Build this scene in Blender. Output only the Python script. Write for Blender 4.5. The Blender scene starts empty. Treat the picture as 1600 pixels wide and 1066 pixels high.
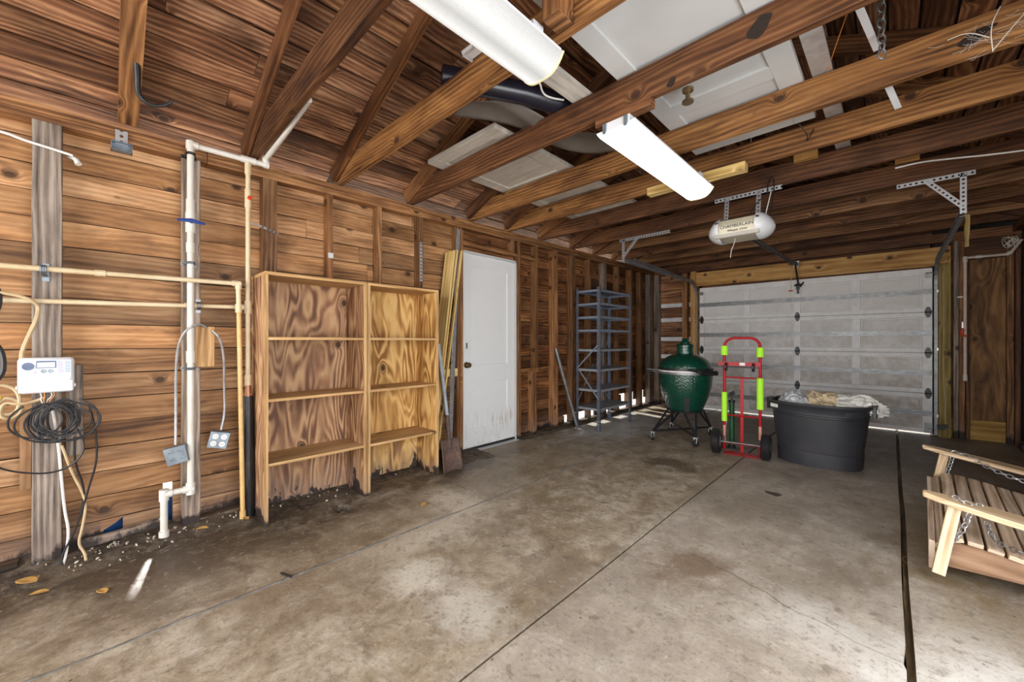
import bpy, bmesh, math, random
from mathutils import Vector, Matrix, noise as mnoise
R = random.Random(7)
S = bpy.context.scene
COL = S.collection
PI = math.pi

# ------------------------------------------------------------------ camera
cam = bpy.data.cameras.new('camera'); co = bpy.data.objects.new('camera', cam); COL.objects.link(co)
cam.sensor_width = 36; cam.lens = 613.6 * 36 / 1600; cam.clip_start = 0.02; cam.clip_end = 200
co.location = (0, 0, 1.15); co.rotation_euler = (PI / 2, 0, math.radians(44.02))
S.camera = co
# ------------------------------------------------------------------ world, sun, daylight, added fill, exposure
S.view_settings.view_transform = 'Standard'; S.view_settings.look = 'None'
S.view_settings.gamma = 1; S.view_settings.use_curve_mapping = False
S.view_settings.exposure = 0.62
S.cycles.use_denoising = True
S.cycles.max_bounces = 8; S.cycles.diffuse_bounces = 5; S.cycles.sample_clamp_indirect = 6
w = bpy.data.worlds.new('sky'); S.world = w; w.use_nodes = True
bg = w.node_tree.nodes['Background']
sky = w.node_tree.nodes.new('ShaderNodeTexSky'); sky.sky_type = 'HOSEK_WILKIE'; sky.turbidity = 5
sky.sun_direction = (-0.6, -0.35, 0.7)
mixw = w.node_tree.nodes.new('ShaderNodeMix'); mixw.data_type = 'RGBA'; mixw.inputs[0].default_value = 0.75
mixw.inputs[7].default_value = (0.95, 0.97, 1.0, 1)
w.node_tree.links.new(sky.outputs[0], mixw.inputs[6]); w.node_tree.links.new(mixw.outputs[2], bg.inputs[0])
bg.inputs[1].default_value = 1.6
def light(name, kind, loc, rot, energy, color=(1, 1, 1), sx=1, sy=1):
    l = bpy.data.lights.new(name, kind); l.energy = energy; l.color = color
    if kind == 'AREA': l.shape = 'RECTANGLE'; l.size = sx; l.size_y = sy
    if kind == 'SUN': l.angle = math.radians(3.5)
    o = bpy.data.objects.new(name, l); COL.objects.link(o); o.location = loc; o.rotation_euler = rot
    return o
d = Vector((0.9, -0.2, -0.33)).normalized()
light('sun', 'SUN', (-6, -3, 8), d.to_track_quat('-Z', 'Y').to_euler(), 11.0, (1, .95, .88))
# added lamps, unseen: fill at an assumed rear opening, daylight at the side opening
light('fill_lamp_rear', 'AREA', (-1.1, -2.3, 1.1), (math.radians(80), 0, 0), 100, (1, .97, .93), 3.6, 2.0)
light('daylight_side_opening', 'AREA', (1.12, 0.75, 1.15), (math.radians(68), 0, math.radians(90)), 78, (.97, .98, 1), 2.2, 1.8)

# ------------------------------------------------------------------ node helpers
class NT:
    def __init__(s, name, rough=.6, metal=0., spec=.4):
        s.m = bpy.data.materials.new(name); s.m.use_nodes = True; s.t = s.m.node_tree
        s.b = s.t.nodes['Principled BSDF']; s.out = s.t.nodes['Material Output']
        s.b.inputs['Roughness'].default_value = rough; s.b.inputs['Metallic'].default_value = metal
        s.b.inputs['Specular IOR Level'].default_value = spec
    def set(s, sock, val):
        if isinstance(val, bpy.types.NodeSocket): s.t.links.new(val, sock)
        elif val is not None:
            if sock.type == 'RGBA' and len(val) == 3: val = (*val, 1)
            sock.default_value = val
    def n(s, kind, props=None, **ins):
        nd = s.t.nodes.new('ShaderNode' + kind)
        for k, v in (props or {}).items(): setattr(nd, k, v)
        for k, v in ins.items():
            s.set(nd.inputs[int(k[1:])] if k[0] == 'i' and k[1:].isdigit() else nd.inputs[k.replace('_', ' ')], v)
        return nd
    def math(s, op, a, b=None, c=None, clamp=False):
        return s.n('Math', dict(operation=op, use_clamp=clamp), i0=a, i1=b, i2=c).outputs[0]
    def mix(s, f, a, b, mode='MIX'):
        return s.n('Mix', dict(data_type='RGBA', blend_type=mode), i0=f, i6=a, i7=b).outputs[2]
    def noise(s, vec, scale=5., detail=3., rough=.55, dist=0.):
        return s.n('TexNoise', None, Vector=vec, Scale=scale, Detail=detail, Roughness=rough, Distortion=dist).outputs[0]
    def maprange(s, v, a, b, c=0., d=1.):
        return s.n('MapRange', dict(clamp=True), i0=v, i1=a, i2=b, i3=c, i4=d).outputs[0]
    def mul(s, vec, k):
        return s.n('VectorMath', dict(operation='MULTIPLY'), i0=vec, i1=k).outputs[0]
    def ramp(s, f, stops):
        nd = s.n('ValToRGB', None, i0=f); e = nd.color_ramp.elements
        while len(e) < len(stops): e.new(.5)
        for q, (p, c) in zip(e, stops): q.position = p; q.color = (*c, 1)
        return nd.outputs[0]
    def bump(s, h, strength=.3, dist=.01):
        s.t.links.new(s.n('Bump', None, Strength=strength, Distance=dist, Height=h).outputs[0], s.b.inputs['Normal'])
    def pos(s): return s.n('NewGeometry').outputs[0]
    def uv(s): return s.n('UVMap', dict(uv_map='UVMap')).outputs[0]
    def col(s, c): s.set(s.b.inputs['Base Color'], c)

def wood(name, dark, mid, light_, ring=150., wave=26., ringamp=.42, knot=1., rough=.62, stain=.45, tint=.45, fiber=.45, bump=.25, lowdirt=0., knotr=.085):
    M = NT(name, rough, spec=.3)
    uv = M.uv(); sp = M.n('SeparateXYZ', None, i0=uv)
    u, v = sp.outputs[0], sp.outputs[1]
    low = M.noise(M.mul(uv, (1.0, 4.5, 1)), 1., 2., .5, .3)
    vo = M.n('TexVoronoi', dict(voronoi_dimensions='2D'), Vector=M.mul(uv, (2.7, 3.6, 1)), Scale=1., Randomness=.75)
    kd = vo.outputs['Distance']
    sel = M.math('GREATER_THAN', M.n('SeparateColor', None, i0=vo.outputs['Color']).outputs[0], 1 - .6 * min(knot, 1.6))
    near = M.math('MULTIPLY', sel, M.maprange(kd, 0., .24, 1., 0.))
    near2 = M.math('POWER', near, 2.5)
    ph = M.math('ADD', M.math('MULTIPLY', v, ring), M.math('MULTIPLY', low, wave))
    ph = M.math('ADD', ph, M.math('MULTIPLY', near2, 22.))
    rings = M.maprange(M.math('SINE', ph), -1., 1., 0., 1.)
    amp = M.maprange(M.noise(M.mul(uv, (1.6, 7, 1)), 1., 2.), .35, .65, .25, 1.)
    amp = M.math('MAXIMUM', amp, M.math('MULTIPLY', near, 1.3))
    fib = M.noise(M.mul(uv, (5, 260, 1)), 1., 2., .6)
    blot = M.noise(M.mul(uv, (1.5, 8, 1)), 1., 6., .62, .4)
    f = M.math('MULTIPLY', M.math('MULTIPLY', M.math('SUBTRACT', M.math('POWER', rings, .7), .6), amp), -ringamp)
    f = M.math('ADD', f, M.math('MULTIPLY', M.math('SUBTRACT', fib, .5), fiber * .8))
    f = M.math('ADD', M.math('ADD', f, .5), M.math('MULTIPLY', M.math('SUBTRACT', blot, .5), 1.25))
    c = M.ramp(f, [(.2, dark), (.5, mid), (.8, light_)])
    at = M.n('Attribute', dict(attribute_name='tint')); tc = M.n('SeparateColor', None, i0=at.outputs[0])
    big = M.noise(M.mul(uv, (1.6, 4.5, 1)), 1.3, 4., .65, .6)
    c = M.mix(M.maprange(big, .48, .72, 0., stain), c, tuple(x * .45 for x in dark))
    c = M.mix(1., c, M.n('CombineColor', None, i0=M.maprange(tc.outputs[0], 0, 1, 1 - tint, 1 + tint * .65),
        i1=M.math('MULTIPLY', M.maprange(tc.outputs[0], 0, 1, 1 - tint, 1 + tint * .65), M.maprange(tc.outputs[1], 0, 1, 1 - tint * .12, 1 + tint * .12)), i2=M.math('MULTIPLY', M.maprange(tc.outputs[0], 0, 1, 1 - tint, 1 + tint * .65), M.maprange(tc.outputs[1], 0, 1, 1 - tint * .35, 1 + tint * .3))).outputs[0], 'MULTIPLY')
    kk = M.math('MULTIPLY', sel, M.maprange(M.math('ADD', kd, M.math('MULTIPLY', fib, .03)), knotr * .7, knotr * 1.5, 1., 0.))
    c = M.mix(M.math('MULTIPLY', kk, .92), c, (.035, .014, .007))
    nl = M.noise(uv, 9., 2.)
    c = M.mix(M.maprange(nl, .74, .80, 0., .45), c, (.05, .02, .01))
    if lowdirt:   # damp rot creeping up from the floor with a ragged edge
        z = M.n('SeparateXYZ', None, i0=M.pos()).outputs[2]
        nn = M.noise(M.mul(M.pos(), (1, 1, .5)), 6., 5., .7)
        zz = M.math('ADD', z, M.math('MULTIPLY', M.math('SUBTRACT', nn, .5), -.8 * lowdirt))
        c = M.mix(M.maprange(zz, .05, .24, .55 * min(1, lowdirt + .3), 0.), c, (.25, .18, .15))
        c = M.mix(M.maprange(zz, .045, .075, .93, 0.), c, (.014, .011, .012))
    M.col(c); M.bump(M.math('ADD', fib, M.math('MULTIPLY', rings, .5)), bump, .003)
    return M.m

def plain(name, c, rough=.5, metal=0., var=.15, scale=18., bump=0., dirt=None, dirtamt=.4, spec=.45, stretch=(1, 1, 1)):
    M = NT(name, rough, metal, spec); p = M.mul(M.pos(), stretch)
    n = M.noise(p, scale, 4.)
    cc = M.mix(M.maprange(n, .3, .7, 0., 1.), tuple(x * (1 - var) for x in c), tuple(min(1, x * (1 + var * .6)) for x in c))
    if dirt: cc = M.mix(M.maprange(M.noise(p, scale * .35, 5., .65), .48, .7, 0., dirtamt), cc, dirt)
    M.col(cc)
    if bump: M.bump(n, bump, .004)
    return M.m

M_ = {}
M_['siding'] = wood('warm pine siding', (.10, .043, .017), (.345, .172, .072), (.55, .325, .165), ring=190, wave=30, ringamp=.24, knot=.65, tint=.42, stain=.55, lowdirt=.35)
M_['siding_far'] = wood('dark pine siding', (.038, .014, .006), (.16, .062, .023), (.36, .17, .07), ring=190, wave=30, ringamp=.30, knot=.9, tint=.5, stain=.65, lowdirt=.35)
M_['roof'] = wood('brown roof boards', (.03, .011, .005), (.185, .078, .038), (.44, .235, .125), ring=190, wave=30, ringamp=.36, knot=.8, tint=.55, stain=.75)
M_['joist'] = wood('dark joist timber', (.026, .009, .004), (.115, .044, .016), (.225, .10, .04), ring=220, wave=26, ringamp=.36, knot=.6, tint=.35, stain=.6, lowdirt=0)
M_['joist_y'] = wood('honey joist timber', (.045, .016, .005), (.215, .093, .029), (.37, .185, .066), ring=220, wave=26, ringamp=.38, knot=.6, tint=.2, stain=.5)
M_['stud'] = wood('stud timber', (.055, .021, .008), (.22, .098, .037), (.38, .195, .082), ring=190, wave=22, knot=.8, tint=.35, stain=.45, lowdirt=.35)
M_['grey'] = wood('weathered grey timber', (.06, .045, .036), (.215, .165, .13), (.38, .31, .25), ring=240, wave=24, knot=.5, tint=.2, stain=.35, lowdirt=.4, fiber=.8)
M_['ply'] = wood('shelf plywood', (.15, .068, .036), (.37, .195, .098), (.54, .33, .17), ring=30, wave=80, ringamp=.8, knot=.35, tint=.2, stain=.45, lowdirt=.95, fiber=.25, bump=.08)
M_['ply2'] = wood('golden plywood', (.24, .11, .03), (.50, .28, .09), (.68, .45, .18), ring=26, wave=70, ringamp=.8, knot=.35, tint=.12, stain=.25, lowdirt=.95, fiber=.25, bump=.08)
M_['shelfw'] = wood('shelf board', (.25, .135, .05), (.48, .285, .12), (.62, .41, .2), ring=190, wave=22, knot=.3, tint=.15, stain=.2, fiber=.6, lowdirt=.4)
M_['newpine'] = wood('fresh pine', (.40, .24, .07), (.62, .43, .16), (.76, .58, .28), ring=120, wave=16, knot=.5, tint=.1, stain=.05, bump=.08)
M_['header'] = wood('yellow pine header', (.28, .12, .03), (.50, .27, .085), (.62, .38, .14), ring=90, wave=14, knot=1.5, tint=.1, stain=.1)
M_['treated'] = wood('treated greenish post', (.11, .07, .015), (.27, .19, .05), (.38, .28, .09), ring=160, wave=10, knot=.9, tint=.1, stain=.2)
M_['dplywood'] = wood('dark wall plywood', (.06, .024, .008), (.185, .088, .03), (.30, .16, .06), ring=22, wave=55, knot=.7, tint=.15, stain=.4, lowdirt=.1)
M_['swing'] = wood('weathered cedar', (.34, .22, .14), (.62, .47, .34), (.80, .67, .54), ring=200, wave=14, knot=.25, tint=.16, stain=.2, bump=.12)
M_['rail_brown_shaded'] = wood('brown shaded cedar rail', (.12, .065, .035), (.26, .15, .085), (.38, .24, .15), ring=120, wave=14, knot=.2, tint=.15, stain=.3)  # brown seat rail; its shade is also put into this darker tone
M_['track'] = plain('dull track steel', (.30, .31, .33), .5, metal=.55, var=.25, dirt=(.14, .12, .10), dirtamt=.5)
M_['swingarm'] = wood('pale cedar arm', (.38, .25, .13), (.64, .47, .29), (.80, .66, .48), ring=190, wave=22, knot=.1, tint=.1, stain=.1, bump=.1)
M_['pvc'] = plain('white pvc', (.60, .575, .53), .35, var=.06, dirt=(.45, .36, .25), dirtamt=.35)
M_['cpvc'] = plain('cream cpvc', (.60, .49, .32), .38, var=.08, dirt=(.42, .27, .11), dirtamt=.5)
M_['cpvc_old'] = plain('yellowed cpvc', (.58, .38, .15), .42, var=.15, dirt=(.30, .17, .06), dirtamt=.6)
M_['black'] = plain('black rubber', (.016, .016, .018), .45, var=.3)
M_['blackm'] = plain('black metal', (.025, .025, .027), .35, metal=.3)
M_['tube_black'] = plain('charcoal plastic tub', (.028, .029, .036), .42, var=.25, scale=6, dirt=(.07, .065, .065), dirtamt=.35, bump=.05, spec=.5)
M_['steel'] = plain('galvanised steel', (.52, .54, .57), .38, metal=.75, var=.25, dirt=(.30, .28, .27), dirtamt=.35)
M_['steel_d'] = plain('dull steel', (.26, .27, .28), .45, metal=.7, var=.3, dirt=(.16, .12, .09), dirtamt=.4)
M_['boxsteel'] = plain('zinc box', (.22, .26, .30), .4, metal=.6, var=.25)
M_['white'] = plain('white plastic', (.62, .63, .66), .4, var=.03)
M_['whitepaint'] = plain('aged white paint', (.54, .55, .55), .4, var=.05, scale=5, dirt=(.58, .58, .56), dirtamt=.35)
M_['oldwhite'] = plain('dusty white panel', (.52, .48, .42), .55, var=.15, scale=6, dirt=(.30, .26, .21), dirtamt=.6, stretch=(1, 5, 1))
M_['red'] = plain('red paint', (.40, .002, .006), .35, var=.15, scale=9, spec=.25)
M_['pink'] = plain('faded red paint', (.62, .28, .2), .45, var=.15)
M_['lime'] = plain('lime foam', (.42, .88, .04), .75, var=.05, bump=.1)
M_['brass'] = plain('aged brass', (.30, .22, .11), .32, metal=.9)
M_['blue'] = plain('blue plastic', (.01, .04, .22), .4)
M_['bluetarp'] = plain('blue tarp', (.02, .10, .32), .5)
M_['redp'] = plain('red plastic', (.65, .06, .02), .4)
M_['rust'] = plain('rusty blade', (.10, .062, .05), .75, metal=.15, var=.4, scale=30, dirt=(.22, .11, .06), dirtamt=.5, bump=.3)
M_['shaft'] = plain('grey fibreglass shaft', (.32, .36, .40), .45, var=.12)
M_['rack'] = plain('grey blue enamel', (.20, .235, .30), .45, metal=.2, var=.15, dirt=(.13, .14, .17), dirtamt=.4)
M_['rackshelf'] = plain('dusty steel shelf', (.27, .29, .32), .5, metal=.2, var=.2, dirt=(.40, .35, .28), dirtamt=.35)
M_['cable_b'] = plain('black cable', (.012, .012, .014), .4)
M_['cable_t'] = plain('tan cable', (.48, .36, .21), .5, dirt=(.28, .18, .09), dirtamt=.4)
M_['cable_w'] = plain('white cable', (.70, .68, .66), .5)
M_['rope'] = plain('pale string', (.62, .5, .32), .8)
M_['orange'] = plain('orange wire', (.65, .22, .04), .5)
M_['cream'] = plain('cream metal', (.55, .50, .38), .4, var=.05)
M_['ink'] = plain('dark ink', (.03, .03, .035), .6)
M_['slate'] = plain('slate blue plastic', (.10, .14, .24), .35)
M_['lcd'] = plain('pale display', (.72, .76, .70), .2)
M_['palegreyp'] = plain('pale grey face', (.62, .67, .74), .4, var=.02)
M_['lilac'] = plain('lilac button', (.38, .33, .44), .5)
M_['tealb'] = plain('blue grey button', (.22, .30, .40), .5)
M_['foil'] = plain('tarpaper', (.02, .016, .013), .9)
M_['felt'] = plain('dusty plastic sheet', (.13, .11, .095), .6, var=.3, scale=4)
M_['rollp'] = plain('dark vinyl roll', (.012, .012, .022), .25)
M_['cloth_t'] = plain('beige cloth', (.58, .46, .30), .9, var=.2, scale=9, bump=.2)
M_['cloth_w'] = plain('white plastic bag', (.74, .73, .68), .4, var=.1, scale=9)
M_['cloth_b'] = plain('grey plastic bag', (.50, .52, .54), .4, var=.15, scale=9)
M_['copper'] = plain('corroded copper', (.35, .17, .10), .45, metal=.6)
M_['leaf'] = plain('dry leaf', (.45, .26, .07), .8, var=.3, scale=40)
M_['web'] = plain('cobweb', (.6, .56, .5), .9)
M_['insul'] = plain('black pipe wrap', (.012, .012, .014), .35, var=.3, scale=25, dirt=(.14, .14, .14), dirtamt=.5, bump=.5, stretch=(3, 3, .3))
def stone_mat():
    M = NT('pale rubble', .9); n = M.noise(M.pos(), 30., 3.)
    M.col(M.ramp(n, [(.3, (.12, .09, .07)), (.55, (.42, .37, .30)), (.7, (.65, .62, .56))])); return M.m
M_['stone'] = stone_mat()
M_['knotw'] = plain('dark resinous knot', (.018, .009, .006), .5, var=.5, scale=60, bump=.5)
def soil_mat():
    M = NT('dark damp soil', .95); p = M.pos(); n = M.noise(p, 22., 6., .7); m2 = M.noise(p, 4., 3.)
    c = M.ramp(n, [(.3, (.018, .012, .008)), (.5, (.06, .043, .028)), (.68, (.16, .125, .09)), (.8, (.4, .36, .3))])
    M.col(M.mix(M.maprange(m2, .4, .65, 0., .6), c, (.15, .115, .08))); M.bump(n, .8, .02); return M.m
M_['soil'] = soil_mat()
def perf(name, c, pitch=.025, rad=.0042, two=False):
    M = NT(name, .4, .7); uv = M.uv(); sp = M.n('SeparateXYZ', None, i0=uv)
    uu = M.math('MULTIPLY', M.math('SUBTRACT', M.math('FRACT', M.math('DIVIDE', sp.outputs[0], pitch)), .5), pitch)
    vv = M.math('ABSOLUTE', sp.outputs[1])
    dd = M.math('SQRT', M.math('ADD', M.math('POWER', uu, 2.), M.math('POWER', vv, 2.)))
    hole = M.math('LESS_THAN', dd, rad)
    n = M.noise(M.pos(), 20., 3.); M.col(M.mix(n, tuple(x * .7 for x in c), c))
    tr = M.n('BsdfTransparent'); mx = M.n('MixShader', None, i0=hole, i1=M.b.outputs[0], i2=tr.outputs[0])
    M.t.links.new(mx.outputs[0], M.out.inputs[0]); return M.m
M_['perf'] = perf('perforated galvanised angle', (.60, .61, .64), .032, .008)
M_['perfrack'] = perf('perforated rack post', (.23, .26, .33), .034, .007)

def concrete():
    M = NT('stained concrete slab', .5, spec=.35); p = M.pos()
    n1 = M.noise(p, 1.1, 5., .6, .3); n2 = M.noise(M.mul(p, (1, .7, 1)), 4.5, 6., .68, .4); n3 = M.noise(p, 55., 3., .7); n4 = M.noise(p, 14., 5., .7)
    f = M.math('ADD', M.math('MULTIPLY', n1, .5), M.math('MULTIPLY', n2, .5))
    c = M.ramp(f, [(.34, (.14, .10, .062)), (.46, (.27, .212, .142)), (.56, (.385, .325, .245)), (.68, (.52, .47, .39))])
    c = M.mix(M.maprange(M.noise(p, 9., 8., .75, .6), .42, .64, 0., .7), c, (.14, .105, .068))
    c = M.mix(M.maprange(M.noise(M.mul(p, (1, 1.6, 1)), 3.3, 8., .75, 1.), .52, .7, 0., .45), c, (.55, .51, .45))
    X = M.n('SeparateXYZ', None, i0=p)
    # greyer, paler slabs towards the right-hand side, browner ones by the left wall
    g = M.maprange(X.outputs[0], -1.12, -1.0, 0., 1.)
    c = M.mix(M.math('MULTIPLY', g, .40), c, (.37, .335, .305))
    g2 = M.maprange(M.math('ADD', X.outputs[0], M.math('MULTIPLY', n2, .35)), -2.3, -1.75, 1., 0.)
    c = M.mix(M.math('MULTIPLY', g2, .5), c, (.16, .125, .085))
    blobs = [(-1.33, 1.08, .22, .14, (.56, .53, .47), .6), (-.11, 1.98, .36, .20, (.56, .53, .48), .6), (.35, 2.0, .3, .5, (.66, .63, .58), .7),
             (-.74, 2.06, .24, .20, (.17, .115, .075), .85), (-1.52, 3.66, .28, .2, (.10, .075, .045), .9), (-1.58, 3.25, .3, .2, (.20, .15, .085), .55),
             (-.34, 2.34, .3, .12, (.22, .18, .13), .5), (-.25, 2.55, .2, .12, (.17, .13, .09), .6), (-2.3, 1.75, .3, .18, (.62, .55, .45), .6),
             (-2.0, 1.35, .14, .5, (.55, .49, .4), .5), (-.7, 3.1, .35, .3, (.18, .15, .11), .5), (-1.9, 2.2, .14, .3, (.16, .12, .06), .6),
             (-2.84, .5, .35, 1.6, (.05, .036, .024), .95), (-2.84, 2.2, .2, .7, (.06, .045, .03), .8), (-1.67, 1.05, .16, .14, (.62, .58, .5), .7),
             (-1.95, .6, .25, .35, (.20, .15, .10), .5), (.25, 3.3, .25, .9, (.17, .115, .04), .75), (-2.5, .25, .3, .4, (.10, .075, .055), .6),
             (-.1, 5.6, 1.6, 1.2, (.13, .10, .08), .75), (-1.2, 1.55, .22, .2, (.2, .155, .12), .45), (-2.65, 4.9, .5, 1.2, (.52, .52, .50), .7)]
    for x, y, rx, ry, cc, s_ in blobs:
        v = M.n('VectorMath', dict(operation='MULTIPLY'), i0=M.n('VectorMath', dict(operation='SUBTRACT'), i0=p, i1=(x, y, 0)).outputs[0], i1=(1 / rx, 1 / ry, 0)).outputs[0]
        L = M.n('VectorMath', dict(operation='LENGTH'), i0=v).outputs[1]
        L = M.math('ADD', L, M.math('MULTIPLY', M.math('SUBTRACT', n2, .5), 3.2)); L = M.math('ADD', L, M.math('MULTIPLY', M.math('SUBTRACT', n4, .5), 1.2))
        c = M.mix(M.maprange(L, .35, 1.25, s_, 0.), c, cc)
    c = M.mix(M.maprange(n3, .54, .70, 0., .5), c, (.09, .07, .05))
    c = M.mix(M.maprange(M.noise(p, 26., 6., .8, .5), .56, .68, 0., .4), c, (.56, .52, .45))
    c = M.mix(M.maprange(n4, .56, .68, 0., .55), c, (.11, .08, .05))
    vo = M.n('TexVoronoi', None, Vector=M.mul(p, (1, 1, 1)), Scale=9.); 
    spk = M.maprange(vo.outputs[0], .03, .055, 1., 0.)
    c = M.mix(M.math('MULTIPLY', spk, .8), c, (.03, .022, .015))
    M.col(c); M.set(M.b.inputs['Roughness'], M.maprange(n2, .35, .65, .34, .62))
    M.bump(M.math('ADD', n3, M.math('MULTIPLY', n4, 2.)), .25, .004); return M.m
M_['concrete'] = concrete()
def gdoor_mat():
    M = NT('dirty white steel door', .5, spec=.3); p = M.pos(); n = M.noise(p, 9., 6., .7); n2 = M.noise(M.mul(p, (1, 1, 2)), 1.7, 3.)
    z = M.n('SeparateXYZ', None, i0=p).outputs[2]
    zz = M.maprange(z, .3, 1.8, .85, .12)
    c = M.mix(M.math('MULTIPLY', M.maprange(n, .36, .62, .15, 1.), zz), (.78, .77, .765), (.40, .33, .275))
    c = M.mix(M.maprange(M.noise(p, 45., 4., .8), .64, .7, 0., .8), c, (.08, .06, .05)) if False else c
    c = M.mix(M.math('MULTIPLY', M.maprange(n2, .5, .7, 0., .35), zz), c, (.25, .20, .16)); M.col(c); return M.m
M_['gpanel'] = gdoor_mat()
M_['gframe'] = plain('white steel stile', (.80, .795, .80), .45, var=.08, dirt=(.55, .52, .49), dirtamt=.4)
def egg_mat():
    M = NT('green glazed ceramic', .16, spec=.6)
    vo = M.n('TexVoronoi', None, Vector=M.n('TexCoord').outputs[3], Scale=62.)
    n = M.noise(M.pos(), 6., 3.)
    M.col(M.mix(n, (.002, .030, .019), (.004, .062, .036))); M.bump(vo.outputs[0], .5, .008)
    M.b.inputs['Coat Weight'].default_value = .5; M.b.inputs['Coat Roughness'].default_value = .1; return M.m
M_['egg'] = egg_mat()
def lens_mat(name, strength, spot=None):
    M = NT(name, .35); p = M.pos(); X = M.n('SeparateXYZ', None, i0=p)
    w_ = M.n('TexVoronoi', None, Vector=p, Scale=160.)
    a = M.math('ABSOLUTE', M.math('SUBTRACT', X.outputs[0], -1.05))
    tube = M.maprange(M.math('ABSOLUTE', M.math('SUBTRACT', a, .052)), 0., .05, 1.0, .60)
    st = M.math('MULTIPLY', tube, M.maprange(w_.outputs[0], 0., .8, .92, 1.06))
    if spot:
        L = M.n('VectorMath', dict(operation='DISTANCE'), i0=p, i1=spot).outputs[1]
        st = M.math('MULTIPLY', st, M.maprange(M.math('ADD', L, M.math('MULTIPLY', M.noise(p, 30., 3.), .03)), .02, .05, .06, 1.))
    M.col((.10, .10, .10)); M.b.inputs['Emission Color'].default_value = (1, .985, .95, 1)
    M.set(M.b.inputs['Emission Strength'], M.math('MULTIPLY', st, strength)); return M.m
M_['lens1'] = lens_mat('lit ribbed diffuser', .60)
M_['lens2'] = lens_mat('bright lit diffuser', 7.0, (-1.06, 2.06, 2.22))
M_['lenscap'] = plain('yellowed diffuser end', (.78, .68, .42), .4)
def ground_mat():
    M = NT('outside ground', .9); n = M.noise(M.pos(), 3., 4.); M.col(M.mix(n, (.58, .56, .5), (.75, .73, .68))); return M.m
M_['outside'] = ground_mat()

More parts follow.
